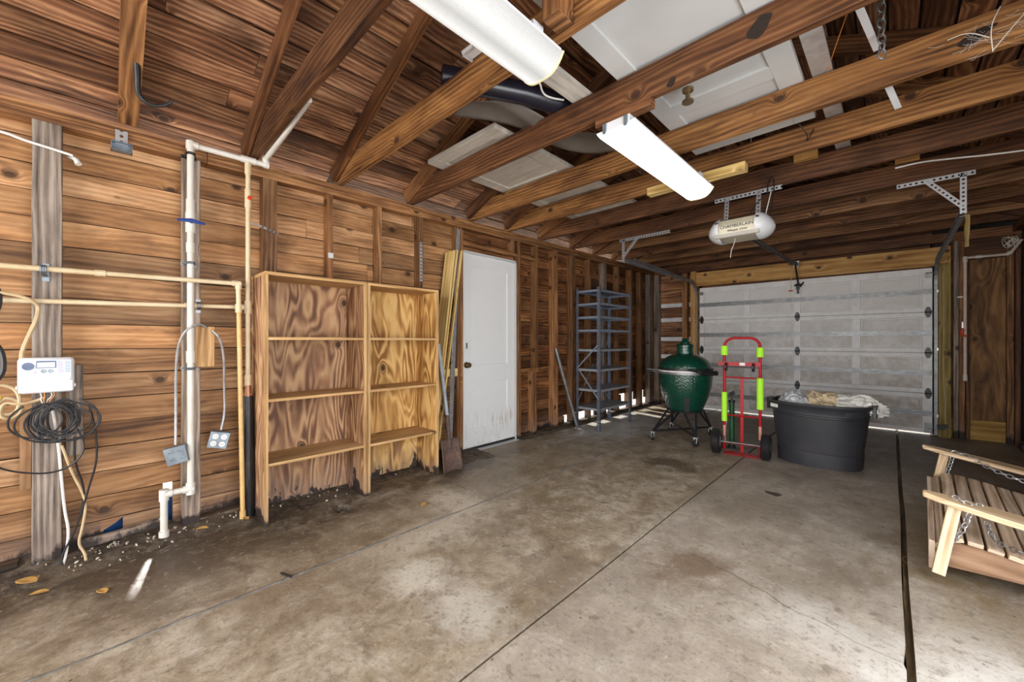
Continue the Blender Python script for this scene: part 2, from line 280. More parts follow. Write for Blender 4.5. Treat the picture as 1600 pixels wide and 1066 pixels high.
# ------------------------------------------------------------------ mesh builder
class MB:
    def __init__(s): s.v = []; s.f = []; s.uv = []; s.t = []
    def face(s, idx, uvs, t): s.f.append(idx); s.uv.append(uvs); s.t.append(t)
    def beam(s, p0, p1, w, h, up=(0, 0, 1), seg=1, jit=0., rnd=True, t=None, prof=None):
        p0 = Vector(p0); p1 = Vector(p1); dd = p1 - p0; L = dd.length; dd.normalize(); up = Vector(up)
        sd = dd.cross(up)
        if sd.length < 1e-4: sd = dd.cross(Vector((1, 0, 0)))
        sd.normalize(); uu = sd.cross(dd).normalized()
        t = t or (R.random(), R.random()); ru, rv = (R.uniform(0, 40), R.uniform(0, 40)) if rnd else (0, 0)
        b = len(s.v)
        for i in range(seg + 1):
            q = p0 + dd * (L * i / seg)
            for a, c in ((-1, -1), (1, -1), (1, 1), (-1, 1)):
                j = Vector((R.uniform(-jit, jit), R.uniform(-jit, jit), R.uniform(-jit, jit))) if jit else Vector()
                s.v.append(q + sd * (a * w / 2) + uu * (c * h / 2) + j)
        V = [(-w / 2, w / 2, 0), (-h / 2, h / 2, .7), (w / 2, -w / 2, 1.9), (h / 2, -h / 2, 2.7)]
        if not rnd: V = [(x, y, 0) for x, y, _ in V]
        for i in range(seg):
            a = b + 4 * i; u0 = ru + L * i / seg; u1 = ru + L * (i + 1) / seg
            for k in range(4):
                k2 = (k + 1) % 4; va, vb, o = V[k]
                s.face((a + k, a + 4 + k, a + 4 + k2, a + k2), ((u0, rv + o + va), (u1, rv + o + va), (u1, rv + o + vb), (u0, rv + o + vb)), t)
        e = b + 4 * seg
        eu = [(ru + x, rv + y) for x, y in ((0, 0), (h, 0), (h, w), (0, w))]
        s.face((b, b + 1, b + 2, b + 3), eu, t); s.face((e + 3, e + 2, e + 1, e), eu, t)
        return s
    def box(s, a, b_, **k):   # two opposite corners
        a = Vector(a); b_ = Vector(b_); c = (a + b_) / 2; sz = [abs(b_[i] - a[i]) for i in range(3)]
        m = k.pop('axis', None); m = sz.index(max(sz)) if m is None else m
        e = Vector((0, 0, 0)); e[m] = sz[m] / 2
        if m == 2: return s.beam(c - e, c + e, sz[0], sz[1], up=(0, 1, 0), **k)
        if m == 0: return s.beam(c - e, c + e, sz[1], sz[2], up=(0, 0, 1), **k)
        return s.beam(c - e, c + e, sz[0], sz[2], up=(0, 0, 1), **k)
    def prism(s, pts, ext, ua=(1, 0, 0), va=(0, 1, 0), t=None, rnd=True):
        pts = [Vector(p) for p in pts]; ext = Vector(ext); ua = Vector(ua); va = Vector(va); n = len(pts); b = len(s.v)
        s.v += pts + [p + ext for p in pts]; t = t or (R.random(), R.random()); ru, rv = (R.uniform(0, 40), R.uniform(0, 40)) if rnd else (0, 0)
        U = lambda p: (ru + p.dot(ua), rv + p.dot(va))
        s.face(tuple(range(b + n - 1, b - 1, -1)), [U(p) for p in reversed(pts)], t)
        s.face(tuple(range(b + n, b + 2 * n)), [U(p) for p in pts], t)
        for i in range(n):
            j = (i + 1) % n; e = ext.length
            q = [U(pts[i]), U(pts[j])]
            s.face((b + i, b + j, b + n + j, b + n + i), (q[0], q[1], (q[1][0], q[1][1] + e), (q[0][0], q[0][1] + e)), t)
        return s
    def tube(s, pts, r, n=8, cap=True, closed=False, smooth=0, t=None, flat=1.):
        P = [Vector(p) for p in pts]
        for _ in range(smooth):
            Q = [P[0]]
            for a, c in zip(P, P[1:]): Q += [a * .75 + c * .25, a * .25 + c * .75]
            Q.append(P[-1]); P = Q
        m = len(P); rr = r if isinstance(r, (list, tuple)) else [r] * m
        if len(rr) != m: rr = [rr[0] + (rr[-1] - rr[0]) * i / (m - 1) for i in range(m)]
        t = t or (R.random(), R.random()); b = len(s.v); nr = None; L = 0
        for i, p in enumerate(P):
            if closed: tg = (P[(i + 1) % m] - P[i - 1])
            else: tg = P[min(i + 1, m - 1)] - P[max(i - 1, 0)]
            if tg.length < 1e-9: tg = Vector((0, 0, 1))
            tg.normalize()
            if nr is None:
                nr = tg.cross(Vector((0, 0, 1)))
                if nr.length < .1: nr = tg.cross(Vector((1, 0, 0)))
            nr = (nr - tg * nr.dot(tg)); nr.normalize(); bn = tg.cross(nr)
            for k in range(n):
                a = 2 * PI * k / n; s.v.append(p + nr * (math.cos(a) * rr[i]) + bn * (math.sin(a) * rr[i] * flat))
        us = [0]
        for a, c in zip(P, P[1:]): us.append(us[-1] + (c - a).length)
        for i in range(m if closed else m - 1):
            i2 = (i + 1) % m
            for k in range(n):
                k2 = (k + 1) % n
                s.face((b + i * n + k, b + i * n + k2, b + i2 * n + k2, b + i2 * n + k), ((us[i], k / n), (us[i], (k + 1) / n), (us[i2] if i2 else us[i] + .01, (k + 1) / n), (us[i2] if i2 else us[i] + .01, k / n)), t)
        if cap and not closed:
            s.face(tuple(b + k for k in range(n - 1, -1, -1)), [(0, 0)] * n, t)
            s.face(tuple(b + (m - 1) * n + k for k in range(n)), [(0, 0)] * n, t)
        return s
    def lathe(s, prof, c=(0, 0, 0), n=32, M=None, sx=1., sy=1., e=None):
        c = Vector(c); M = M or Matrix.Identity(3); b = len(s.v); t = (R.random(), R.random())
        for r, z in prof:
            for k in range(n):
                a = 2 * PI * k / n; ca, sa = math.cos(a), math.sin(a)
                if e:  # superellipse
                    q = (abs(ca) ** e + abs(sa) ** e) ** (-1 / e); ca *= q; sa *= q
                s.v.append(c + M @ Vector((r * ca * sx, r * sa * sy, z)))
        m = len(prof)
        for i in range(m - 1):
            for k in range(n):
                k2 = (k + 1) % n
                s.face((b + i * n + k, b + i * n + k2, b + (i + 1) * n + k2, b + (i + 1) * n + k), ((k / n, i / m), ((k + 1) / n, i / m), ((k + 1) / n, (i + 1) / m), (k / n, (i + 1) / m)), t)
        if prof[0][0] > 1e-5: s.face(tuple(b + k for k in range(n - 1, -1, -1)), [(0, 0)] * n, t)
        if prof[-1][0] > 1e-5: s.face(tuple(b + (m - 1) * n + k for k in range(n)), [(0, 0)] * n, t)
        return s
    def grid(s, fn, nu, nv):
        b = len(s.v); t = (R.random(), R.random())
        for i in range(nu + 1):
            for j in range(nv + 1): s.v.append(Vector(fn(i / nu, j / nv)))
        for i in range(nu):
            for j in range(nv):
                a = b + i * (nv + 1) + j
                s.face((a, a + nv + 1, a + nv + 2, a + 1), ((i / nu, j / nv), ((i + 1) / nu, j / nv), ((i + 1) / nu, (j + 1) / nv), (i / nu, (j + 1) / nv)), t)
        return s
    def xf(s, M):
        s.v = [M @ Vector(p) for p in s.v]; return s
    def build(s, name, mat, parent=None, local=False, bevel=0., label=None, cat=None, group=None, kind=None, solid=0.):
        me = bpy.data.meshes.new(name)
        off = Vector((0, 0, 0)); vv = s.v
        if parent is not None:
            if not local:
                q = parent
                while q: off += q.location; q = q.parent
        elif not local:
            lo = [min(p[i] for p in vv) for i in range(3)]; hi = [max(p[i] for p in vv) for i in range(3)]
            off = Vector(((lo[0] + hi[0]) / 2, (lo[1] + hi[1]) / 2, lo[2]))
        me.from_pydata([tuple(Vector(p) - off) for p in vv], [], [tuple(f) for f in s.f])
        ul = me.uv_layers.new(name='UVMap'); ca = me.color_attributes.new('tint', 'FLOAT_COLOR', 'CORNER')
        li = 0; U = []; C = []
        for uvs, t in zip(s.uv, s.t):
            for q in uvs: U += [q[0], q[1]]; C += [t[0], t[1], 0, 1]
        me.uv_layers['UVMap'].data.foreach_set('uv', U); me.color_attributes['tint'].data.foreach_set('color', C)
        me.materials.append(M_[mat] if isinstance(mat, str) else mat)
        bm = bmesh.new(); bm.from_mesh(me); bmesh.ops.recalc_face_normals(bm, faces=bm.faces); bm.to_mesh(me); bm.free()
        me.polygons.foreach_set('use_smooth', [True] * len(me.polygons)); me.set_sharp_from_angle(angle=math.radians(38))
        o = bpy.data.objects.new(name, me); COL.objects.link(o)
        if parent is not None: o.parent = parent
        elif not local: o.location = off
        if bevel:
            bv = o.modifiers.new('bevel', 'BEVEL'); bv.width = bevel; bv.segments = 2; bv.limit_method = 'ANGLE'
        if solid:
            sm = o.modifiers.new('solid', 'SOLIDIFY'); sm.thickness = solid
        tag(o, label, cat, group, kind); return o
def tag(o, label=None, cat=None, group=None, kind=None):
    for k, v in (('label', label), ('category', cat), ('group', group), ('kind', kind)):
        if v: o[k] = v
    return o
def thing(name, label, cat, loc=(0, 0, 0), rz=0., group=None, kind=None):
    o = bpy.data.objects.new(name, None); COL.objects.link(o); o.location = loc; o.rotation_euler = (0, 0, rz); o.empty_display_size = .1
    return tag(o, label, cat, group, kind)
def st(name, mb, mat, **k): return mb.build(name, mat, kind='structure', **k)
def copy_tree(o, parent=None):
    c = o.copy(); COL.objects.link(c); c.parent = parent
    for ch in list(o.children): copy_tree(ch, c)
    return c
def text(body, size, mat, parent, M, name='lettering', ext=.0006, shear=0.):
    cu = bpy.data.curves.new(name, 'FONT'); cu.body = body; cu.size = size; cu.extrude = ext; cu.align_x = 'CENTER'; cu.align_y = 'CENTER'; cu.shear = shear
    cu.materials.append(M_[mat]); o0 = bpy.data.objects.new('temp', cu); COL.objects.link(o0)
    me = bpy.data.meshes.new_from_object(o0.evaluated_get(bpy.context.evaluated_depsgraph_get())); me.name = name; bpy.data.objects.remove(o0); bpy.data.curves.remove(cu)
    o = bpy.data.objects.new(name, me); COL.objects.link(o); o.parent = parent; o.matrix_local = M; return o
TZ = lambda y: .0105 * y             # the plates rise slightly away from the camera
XL, XR, YB, YF = -3.21, 1.03, -2.2, 7.06
SX = -3.12                            # inner face of the left studs

# ------------------------------------------------------------------ setting: floor
def wob(a, b, n, amp, seed):
    out = []
    for i in range(n + 1):
        t = i / n; p = Vector(a).lerp(Vector(b), t); k = mnoise.noise(Vector((t * 9, seed, 0))) * amp
        dd = (Vector(b) - Vector(a)).normalized(); out.append(p + Vector((-dd.y, dd.x, 0)) * k)
    return out
fl = MB()
T = -.09
def slab(pts): fl.prism([(p[0], p[1], T) for p in pts], (0, 0, -T), rnd=False)
def edge(x, g, seed, y0=YB, y1=YF + .3): return [(p.x + g, p.y) for p in wob((x, y0, 0), (x, y1, 0), 60, .007, seed)]
# slab by the wall has a broken hole in it, so it is filled around it
hole = [(-2.71 + .075 * math.cos(a) * (1 + .25 * mnoise.noise(Vector((a, 3, 0)))), 1.13 + .06 * math.sin(a) * (1 + .3 * mnoise.noise(Vector((a, 9, 0))))) for a in [2 * PI * k / 14 for k in range(14)]]
e1 = edge(-2.1, -.009, 1)
L1 = [(-3.35, YB), (-3.35, YF + .3)]
half = [p for p in e1 if p[1] < 1.13]; half2 = [p for p in e1 if p[1] >= 1.13]
lowh = sorted([h for h in hole if h[1] <= 1.13], key=lambda q: q[0]); uph = sorted([h for h in hole if h[1] > 1.13], key=lambda q: q[0])
lx, rx = min(hole)[0], max(hole)[0]
slab([(-3.35, YB)] + half + [(e1[0][0], 1.13)] + [(rx, 1.13)] + list(reversed(lowh)) + [(lx, 1.13), (-3.35, 1.13)])
slab([(-3.35, 1.13), (lx, 1.13)] + uph + [(rx, 1.13), (e1[0][0], 1.13)] + half2 + [(-3.35, YF + .3)])
a = edge(-2.1, .009, 1); b = edge(-1.052, -.007, 2)
slab(a + list(reversed(b)))
crack = [(-1.045, 2.185), (-.93, 2.205), (-.85, 2.195), (-.74, 2.20), (-.64, 2.165), (-.56, 2.15), (-.49, 2.115), (-.41, 2.10), (-.35, 2.06), (-.30, 2.04), (-.2, 2.035), (-.10, 1.99), (.03, 1.98)]
a = edge(-1.052, .007, 2); b = edge(.05, -.012, 3)
slab([p for p in a if p[1] < 2.18] + [(x, y - .004) for x, y in crack] + [p for p in reversed(b) if p[1] < 1.97])
slab([(x, y + .004) for x, y in crack] + [p for p in b if p[1] > 1.99] + list(reversed([p for p in a if p[1] > 2.20])))
a = edge(.05, .012, 3); slab(a + [(1.2, YF + .3), (1.2, YB)])
floor = st('floor', fl, 'concrete')
sb = MB(); sb.box((-3.4, YB, -.2), (1.25, YF + .4, -.05)); sub = st('trim_1', sb, 'soil')
tag(sub, 'dark earth showing in the joints under the slab')
jf = MB(); pa = wob((-2.1, YB, 0), (-2.1, YF, 0), 120, .007, 1)
jf.tube([(p.x, p.y, -.004 + .004 * mnoise.noise(p * 6)) for p in pa], .0075, 6)
st('trim_2', jf, plain('grey joint filler', (.15, .14, .125), .8, var=.5, scale=25, bump=.4))
j3 = MB(); j3.beam((.052, YB, -.03), (.052, YF, -.03), .024, .02, seg=80, jit=.003)
st('trim_3', j3, wood('rotten joint strip', (.02, .013, .006), (.085, .055, .025), (.22, .15, .07), lowdirt=0))

# outside ground + things seen through gaps
og = MB(); og.box((-40, -40, -.3), (40, 40, -.22), axis=1); st('ground', og, 'outside')

# ------------------------------------------------------------------ setting: left wall siding
PH = .1385
def planks(mb, y0, y1, z0, z1, x, gap=.0085, cuts=None, thick=.02, far=False, lens=(1.4, 3.6), axis='Y'):
    k = int(round(z0 / PH)); 
    while k * PH < z1 - .01:
        za = k * PH; zb = min(za + PH - gap, z1); y = y0
        segs = []
        while y < y1:
            ye = min(y + R.uniform(*lens), y1)
            if y1 - ye < .4: ye = y1
            segs.append((y, ye - .002)); y = ye
        for c0, c1 in (cuts or {}).get(k, []):
            ns = []
            for s0, s1 in segs:
                if c1 <= s0 or c0 >= s1: ns.append((s0, s1)); continue
                if c0 - s0 > .02: ns.append((s0, c0))
                if s1 - c1 > .02: ns.append((c1, s1))
            segs = ns
        for s0, s1 in segs:
            j = R.uniform(-.0015, .0015)
            n = max(1, int((s1 - s0) / .35))
            if axis == 'Y': mb.beam((x, s0, (za + zb) / 2 + j), (x, s1, (za + zb) / 2 + j), thick, zb - za, seg=n, jit=.0012)
            else: mb.beam((s0, x, (za + zb) / 2 + j), (s1, x, (za + zb) / 2 + j), thick, zb - za, seg=n, jit=.0012)
        k += 1
DY0, DY1 = 2.52, 3.335
doorcut = {k: [(DY0, DY1)] for k in range(0, 15)}
cuts = {k: list(v) for k, v in doorcut.items()}
cuts[0] += [(-.01, .07), (.245, .29), (4.35, 4.5), (4.66, 5.1), (5.35, 5.62), (5.8, 7.02)]
cuts[1] += [(.245, .29), (5.92, 6.06), (6.28, 6.36), (6.6, 6.75)]
wl = MB()
planks(wl, YB, 2.5, 0, 2.34, XL - .01, cuts=cuts, gap=.0055, lens=(3.2, 5.))
wl.prism([(XL - .02, -.02, .134), (XL - .02, .075, .134), (XL - .02, .04, .105), (XL - .02, -.02, .07)], (.02, 0, 0), ua=(0, 1, 0), va=(0, 0, 1))
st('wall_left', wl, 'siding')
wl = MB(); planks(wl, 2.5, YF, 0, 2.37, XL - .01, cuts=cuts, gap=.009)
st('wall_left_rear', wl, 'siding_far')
fb = MB()
fb.box((XL - .035, YB, .28), (XL - .026, DY0, 2.34)); fb.box((XL - .035, DY0, 2.07), (XL - .026, DY1, 2.34)); fb.box((XL - .035, DY1, .28), (XL - .026, YF, 2.37))
for y0, y1, z in ((YB, -.01, 0), (-.01, .07, .135), (.07, .245, 0), (.29, DY0, 0), (DY1, 4.35, 0), (4.35, 5.9, .13), (6.08, 6.26, .13), (6.38, 6.58, .13), (6.77, YF, .13)):
    fb.box((XL - .035, y0, z), (XL - .026, y1, .285))
st('wall_left_backing', fb, 'foil')
# double top plate and rotten sole plate
tp = MB()
for z0, z1 in ((2.285, 2.327), (2.33, 2.37)):
    y = YB
    for ye in (.45, 3.1, 5.6, YF):
        tp.beam((SX - .045, y, (z0 + z1) / 2 + TZ(y) - .012), (SX - .045, ye - .004, (z0 + z1) / 2 + TZ(ye) - .012), .09, z1 - z0, seg=8, jit=.0012); y = ye
st('trim_4', tp, 'stud')
sp_ = MB()
for y0, y1 in ((-1.8, -.3), (.40, 2.46), (3.36, 7.0)): sp_.box((XL + .002, y0, 0.0), (SX - .01, y1, .04), seg=int((y1 - y0) / .15), jit=.006)
st('trim_5', sp_, wood('rotten sole plate', (.012, .008, .006), (.05, .033, .022), (.16, .11, .075), lowdirt=0))

# ------------------------------------------------------------------ roof
RX, PITCH = -1.085, .42
def rz(x, y=0.): return 2.505 + PITCH * ((x + 3.12) if x < RX else (2 * RX - x + 3.12)) + TZ(y)
rf = MB()
bw = .142 / math.sqrt(1 + PITCH * PITCH)
for side in (0, 1):
    x = -3.46; i = 0
    while x < RX - .01:
        xa, xb = x, min(x + bw, RX); y = YB - .2
        while y < YF + .2:
            ye = min(y + R.uniform(2.6, 5.), YF + .2)
            if YF + .2 - ye < .5: ye = YF + .2
            q = lambda xx, yy, zz=0.: Vector((xx if side == 0 else 2 * RX - xx, yy, rz(xx, yy) + zz))
            xm = (xa + xb) / 2
            up = Vector((-PITCH if side == 0 else PITCH, 0, 1)).normalized()
            a_, b_ = q(xm, y), q(xm, ye - .003)
            rf.beam(a_ + up * .011, b_ + up * .011, .142 - R.uniform(.010, .018), .02, up=up, seg=max(1, int((ye - y) / .5)), jit=.0012)
            y = ye
        x += bw; i += 1
st('ceiling', rf, 'roof')
rb = MB()
for side in (0, 1):
    f = lambda x: x if side == 0 else 2 * RX - x
    rb.prism([(f(-3.45), YB - .2, rz(-3.45) + .03 + TZ(YB)), (f(RX), YB - .2, rz(RX) + .03 + TZ(YB)), (f(RX), YB - .2, rz(RX) + .05 + TZ(YB)), (f(-3.45), YB - .2, rz(-3.45) + .05 + TZ(YB))], (0, YF - YB + .4, TZ(YF - YB)))
st('roof_covering', rb, 'foil')

# joists (cross ties)
JY = [.70, 1.29, 1.935, 2.65, 3.205, 3.79, 4.47, 5.05, 5.60, 6.15, 6.68]
JL = ['ceiling joist overhead nearest the camera, crossing above the white conduit elbow',
      'ceiling joist meeting the end of the near fluorescent light, second from the camera',
      'dark broad joist carrying the near end of the far fluorescent light',
      'honey coloured joist crossing under the white panel, with cobweb and big dark knot',
      'joist behind the far end of the lit fluorescent fixture, yellow block nailed below it',
      'greyish brown joist carrying the garage door opener strap',
      'dark red-brown joist carrying the door track brackets',
      'ceiling joist just beyond the track brackets',
      'ceiling joist fourth from the garage door header',
      'ceiling joist third from the garage door header',
      'ceiling joist closest to the garage door header']
JM = ['joist', 'joist_y', 'joist', 'joist_y', 'joist_y', 'joist', 'joist', 'stud', 'joist', 'stud', 'joist']
for i, y in enumerate(JY):
    z = 2.372 + TZ(y) - .004; h = .165; m = MB(); yw = .04
    n = 16; b_ = len(m.v)
    xs = [-3.2, -2.93] + [-2.93 + (XR - .18 + 2.93) * k / n for k in range(1, n)] + [XR - .15, XR + .06]
    prof = []
    for x in xs:
        top = z + h
        if x < -3.1: top = z + .055
        if x > XR: top = z + .06
        prof.append((x, z + R.uniform(-.0015, .0015), top + R.uniform(-.0015, .0015)))
    ru, rv, t = R.uniform(0, 40), R.uniform(0, 40), (R.random(), R.random())
    for x, z0, z1 in prof:
        for yy, zz in ((-yw / 2, z0), (yw / 2, z0), (yw / 2, z1), (-yw / 2, z1)): m.v.append(Vector((x, y + yy, zz)))
    for k in range(len(prof) - 1):
        a_ = 4 * k
        for c in range(4):
            c2 = (c + 1) % 4
            uvs = []
            for vi in (a_ + c, a_ + 4 + c, a_ + 4 + c2, a_ + c2):
                p = m.v[vi]; vv = (p.z - z) if c in (1, 3) else (p.y - y) * 1.
                uvs.append((ru + p.x, rv + vv + c * .9))
            m.face((a_ + c, a_ + 4 + c, a_ + 4 + c2, a_ + c2), uvs, t)
    e = 4 * (len(prof) - 1)
    m.face((0, 1, 2, 3), [(ru, rv), (ru + .04, rv), (ru + .04, rv + .1), (ru, rv + .1)], t); m.face((e + 3, e + 2, e + 1, e), [(ru, rv), (ru + .04, rv), (ru + .04, rv + .1), (ru, rv + .1)], t)
    jo = m.build('joist', JM[i], label=JL[i], cat='joist', group='ceiling joists crossing the garage', bevel=.003)
    for ji, kx, kz, rx_, rz_, mt in ((3, .265, 2.475, .055, .026, 'knotw'), (2, -.40, 2.475, .045, .040, 'knotw'), (2, -.77, 2.41, .022, .02, 'knotw'), (3, -1.34, 2.47, .02, .016, 'boxsteel')):
        if ji != i: continue
        q = MB(); q.prism([(kx + rx_ * math.cos(a_) * (1 + .15 * math.sin(3 * a_ + kx)), y - yw / 2 - .0025, kz + rz_ * math.sin(a_ + .25) * (1 + .12 * math.cos(4 * a_)) + .2 * rx_ * math.cos(a_)) for a_ in [2 * PI * k / 24 for k in range(24)]], (0, .004, 0)); q.build('knot', mt, jo)
# rafters, left and right slopes
RL = [.09] + [y - .045 for y in JY]
for side in (0, 1):
    for i, y in enumerate(RL):
        m = MB(); wd = .085 if i == 0 else .04; up = Vector((-PITCH if side == 0 else PITCH, 0, 1)).normalized()
        f = lambda x: x if side == 0 else 2 * RX - x
        x0 = -3.18; hh = .10
        a_ = Vector((f(x0), y, rz(x0, y))); b_ = Vector((f(RX - .016), y, rz(RX - .016, y)))
        m.beam(a_ - up * (hh / 2 + .002), b_ - up * (hh / 2 + .002), wd, hh, up=up, seg=10, jit=.0012)
        where = ['nearest the camera, doubled and standing alone with the black hook', 'beside the nearest ceiling joist', 'beside the second joist from the camera', 'beside the third joist, behind the black roll',
                 'beside the cobwebbed honey joist', 'beside the joist at the far end of the lit fixture', 'beside the joist holding the opener', 'beside the joist holding the track brackets',
                 'fifth from the garage door', 'fourth from the garage door', 'third from the garage door', 'second from the garage door'][i]
        if side == 1 and i == 0: where = 'of the slope on the right, nearest the camera'
        m.build('rafter', 'joist' if i % 3 else 'stud', label=('left roof slope rafter ' if side == 0 else 'right roof slope rafter ') + where if not (side == 1 and i == 0) else 'rafter ' + where, cat='rafter', group='rafters of the left slope' if side == 0 else 'rafters of the right slope')
rd = MB(); rd.box((RX - .012, YB, rz(RX) - .16), (RX + .012, YF, rz(RX) - .03)); rd.build('ridge_board', 'joist', label='long ridge board where both roof slopes meet', cat='beam')

# ------------------------------------------------------------------ front wall (garage door end), right and rear walls
wf = MB()
planks(wf, XL, -2.34, 0, 2.4, 7.14, axis='X', gap=.006, cuts={0: [(-2.75, -2.4)]})
st('wall_front', wf, wood('front siding', (.05, .02, .009), (.23, .10, .045), (.42, .22, .11), knot=1., tint=.35, stain=.4, lowdirt=.2))
wb = MB()
for z in (1.79, 1.53, 1.185, .87): wb.box((XL + .02, 7.112, z - .035), (-2.4, 7.128, z + .035), seg=4, jit=.002)
st('wall_front_battens', wb, plain('white painted lath', (.66, .66, .68), .6))
gw = MB()
for zz in range(9):       # gable boards above the header
    za = 2.36 + zz * PH; hw = (3.40 - za - PH) / PITCH
    if hw > .1: gw.box((max(RX - hw, XL), 7.10, za), (min(RX + hw, XR), 7.12, za + PH - .006), axis=0)
gw.box((-2.44, 7.085, 0), (-2.33, 7.10, 2.4)); gw.box((.345, 7.085, 0), (.42, 7.10, 2.4)); gw.box((-2.44, 7.085, 2.035), (.42, 7.10, 2.42), axis=0)
gw.box((.36, 7.10, 2.06), (1.03, 7.12, 2.42))
st('wall_front_gable', gw, 'joist')
pl = MB(); pl.box((.50, 7.05, .235), (1.03, 7.065, 2.10)); st('wall_front_plywood', pl, 'dplywood')
pl = MB(); pl.box((.50, 7.05, 0), (1.03, 7.062, .23), axis=0); st('wall_front_osb', pl, wood('oriented strand board', (.2, .1, .02), (.36, .21, .05), (.46, .29, .09), ring=90, wave=14, knot=0))
pl = MB(); pl.box((.36, 7.068, 0), (1.14, 7.09, 2.5)); pl.box((XL, 7.16, .12), (-2.36, 7.17, 2.4)); pl.prism([(XL - .2, 7.13, 2.3), (XR + .2, 7.13, 2.3), (XR + .2, 7.13, 2.52), (RX, 7.13, 3.5), (XL - .2, 7.13, 2.52)], (0, .01, 0), va=(0, 0, 1)); st('wall_front_backing', pl, 'foil')
hd = MB(); hd.beam((-2.42, 6.955, 2.19), (.505, 6.955, 2.165), .04, .225, seg=8, jit=.001)
hd.build('header_beam', 'header', label='long yellow pine header board over the garage door', cat='beam', bevel=.003)
tp2 = MB(); tp2.box((XL, 6.99, 2.335), (XR, 7.10, 2.44), seg=6, jit=.001); tp2.box((.51, 7.0, 2.11), (XR, 7.05, 2.33), axis=0); st('trim_6', tp2, 'joist')
def stud(y0, y1, z1=2.285, z0=.0, mat='stud', x0=XL, x1=SX, label='', group='studs of the left wall', jit=.0015):
    m = MB(); zt = z1 + (TZ((y0 + y1) / 2) - .012 if z1 > 2.2 else 0)
    m.box((x0 + .002, y0, z0), (x1, y1, zt), seg=10, jit=jit)
    return m.build('wood_stud', mat, label=label, cat='stud', group=group, bevel=.0025)
stud(-.258, -.158, mat='grey', x0=-3.16, x1=-3.105, label='weathered grey board stud behind the white sprinkler controller')
stud(.322, .412, mat='grey', x0=-3.16, x1=-3.105, label='weathered grey stud behind the vertical white pipe with blue valve')
stud(.755, .842, label='brown stud rising behind the left side of the bookcase')
stud(1.19, 1.228, label='thin stud above the middle of the wider bookcase')
stud(1.597, 1.635, label='thin stud above the left side of the narrower bookcase')
stud(2.003, 2.045, label='stud carrying a slotted metal strip above the narrower bookcase')
stud(2.44, 2.478, label='stud behind the leaning pine boards')
stud(2.48, 2.518, z1=2.285, mat='stud', label='door jamb stud on the knob side of the white door')
stud(3.34, 3.378, z1=2.285, label='door jamb stud on the hinge side of the white door')
stud(3.24, 3.275, z1=2.285, z0=2.15, label='short cripple stud above the white door')
stud(3.645, 3.69, z0=.82, label='stud one bay beyond the white door, standing on the wooden block')
stud(3.60, 3.665, z1=.78, label='short lower stud beneath the wooden block beyond the door')
m = MB(); m.box((XL + .01, 3.38, .782), (SX, 3.69, .82), seg=3, jit=.001); m.build('wood_block', 'stud', label='horizontal blocking between studs just beyond the white door', cat='block', bevel=.002)
stud(4.005, 4.09, label='wide doubled stud with the grey pipe leaning beside it')
stud(4.40, 4.475, label='stud just before the grey metal shelving')
stud(4.83, 4.875, label='stud behind the near side of the grey metal shelving')
stud(5.22, 5.30, mat='grey', label='greyish stud behind the middle of the metal shelving')
stud(5.64, 5.69, label='stud behind the far side of the metal shelving')
stud(6.06, 6.13, label='first stud past the metal shelving')
stud(6.42, 6.50, label='second stud past the metal shelving, light brown')
stud(6.78, 6.86, mat='grey', label='dark greyish stud third past the metal shelving')
stud(6.90, 6.95, label='narrow stud close to the far left corner')
stud(6.985, 7.085, x1=-3.04, mat='grey', label='dark corner post at the far left corner')
m = MB(); m.beam((SX - .02, 2.47, 2.145), (SX - .02, 3.72, 2.145 ), .036, .038, seg=5, jit=.001); m.build('door_header', 'stud', label='thin horizontal header board over the white door', cat='board', bevel=.002)
m = MB(); m.box((XL + .01, 1.99 + .05, .80), (SX + .01, 2.438, .88), seg=3, jit=.001); m.build('wood_block', 'newpine', label='horizontal blocking behind the shovel shaft beside the door', cat='block', bevel=.002)
dp = MB(); dp.box((XL + .003, 3.39, .06), (XL + .012, 3.60, .66)); dp.box((XL + .003, 3.7, .06), (XL + .012, 4.0, .70)); 
dp.build('plywood_patch', 'siding_far', label='dark plywood patches low between studs beyond the door', cat='panel') if False else None
for (x0, x1, y0, y1, mat, lab) in ((-2.63, -2.55, 7.0, 7.10, 'stud', 'stud between the corner and the garage door jamb, behind the green grill'),
                                   (-2.465, -2.375, 6.93, 7.10, 'header', 'orange-brown jamb post left of the garage door'),
                                   (.405, .505, 6.93, 7.05, 'treated', 'thick greenish treated post right of the garage door'),
                                   (.527, .568, 6.97, 7.05, 'grey', 'grey stud right of the treated post'),
                                   (.572, .618, 6.98, 7.05, 'stud', 'brown stud behind the hanging pale pipe'),
                                   (.625, .655, 7.0, 7.05, 'joist', 'dark stud at the edge of the plywood panel'),
                                   (.925, .975, 6.98, 7.05, 'stud', 'stud on the far side of the plywood panel, split near its foot'),
                                   (.98, 1.02, 6.96, 7.05, 'joist', 'dark stud in the far right corner')):
    m = MB(); m.box((x0, y0, 0), (x1, y1, 2.07 if x0 == .405 else 2.33), seg=8, jit=.001)
    m.build('wood_stud', mat, label=lab, cat='stud', group='studs of the garage door wall', bevel=.003)
wr = MB(); planks(wr, 1.9, YF, 0, 2.42, XR + .03, gap=.005); planks(wr, YB, -.45, 0, 2.42, XR + .03, gap=.005); planks(wr, -.45, 1.9, 2.05, 2.42, XR + .03)
st('wall_right', wr, 'dplywood')
wr = MB(); wr.box((XR + .045, 1.9, -.05), (XR + .055, YF + .1, 2.44)); wr.box((XR + .045, YB, 0), (XR + .055, -.45, 2.44)); wr.box((XR + .045, -.45, 2.05), (XR + .055, 1.9, 2.44)); st('wall_right_backing', wr, 'foil')
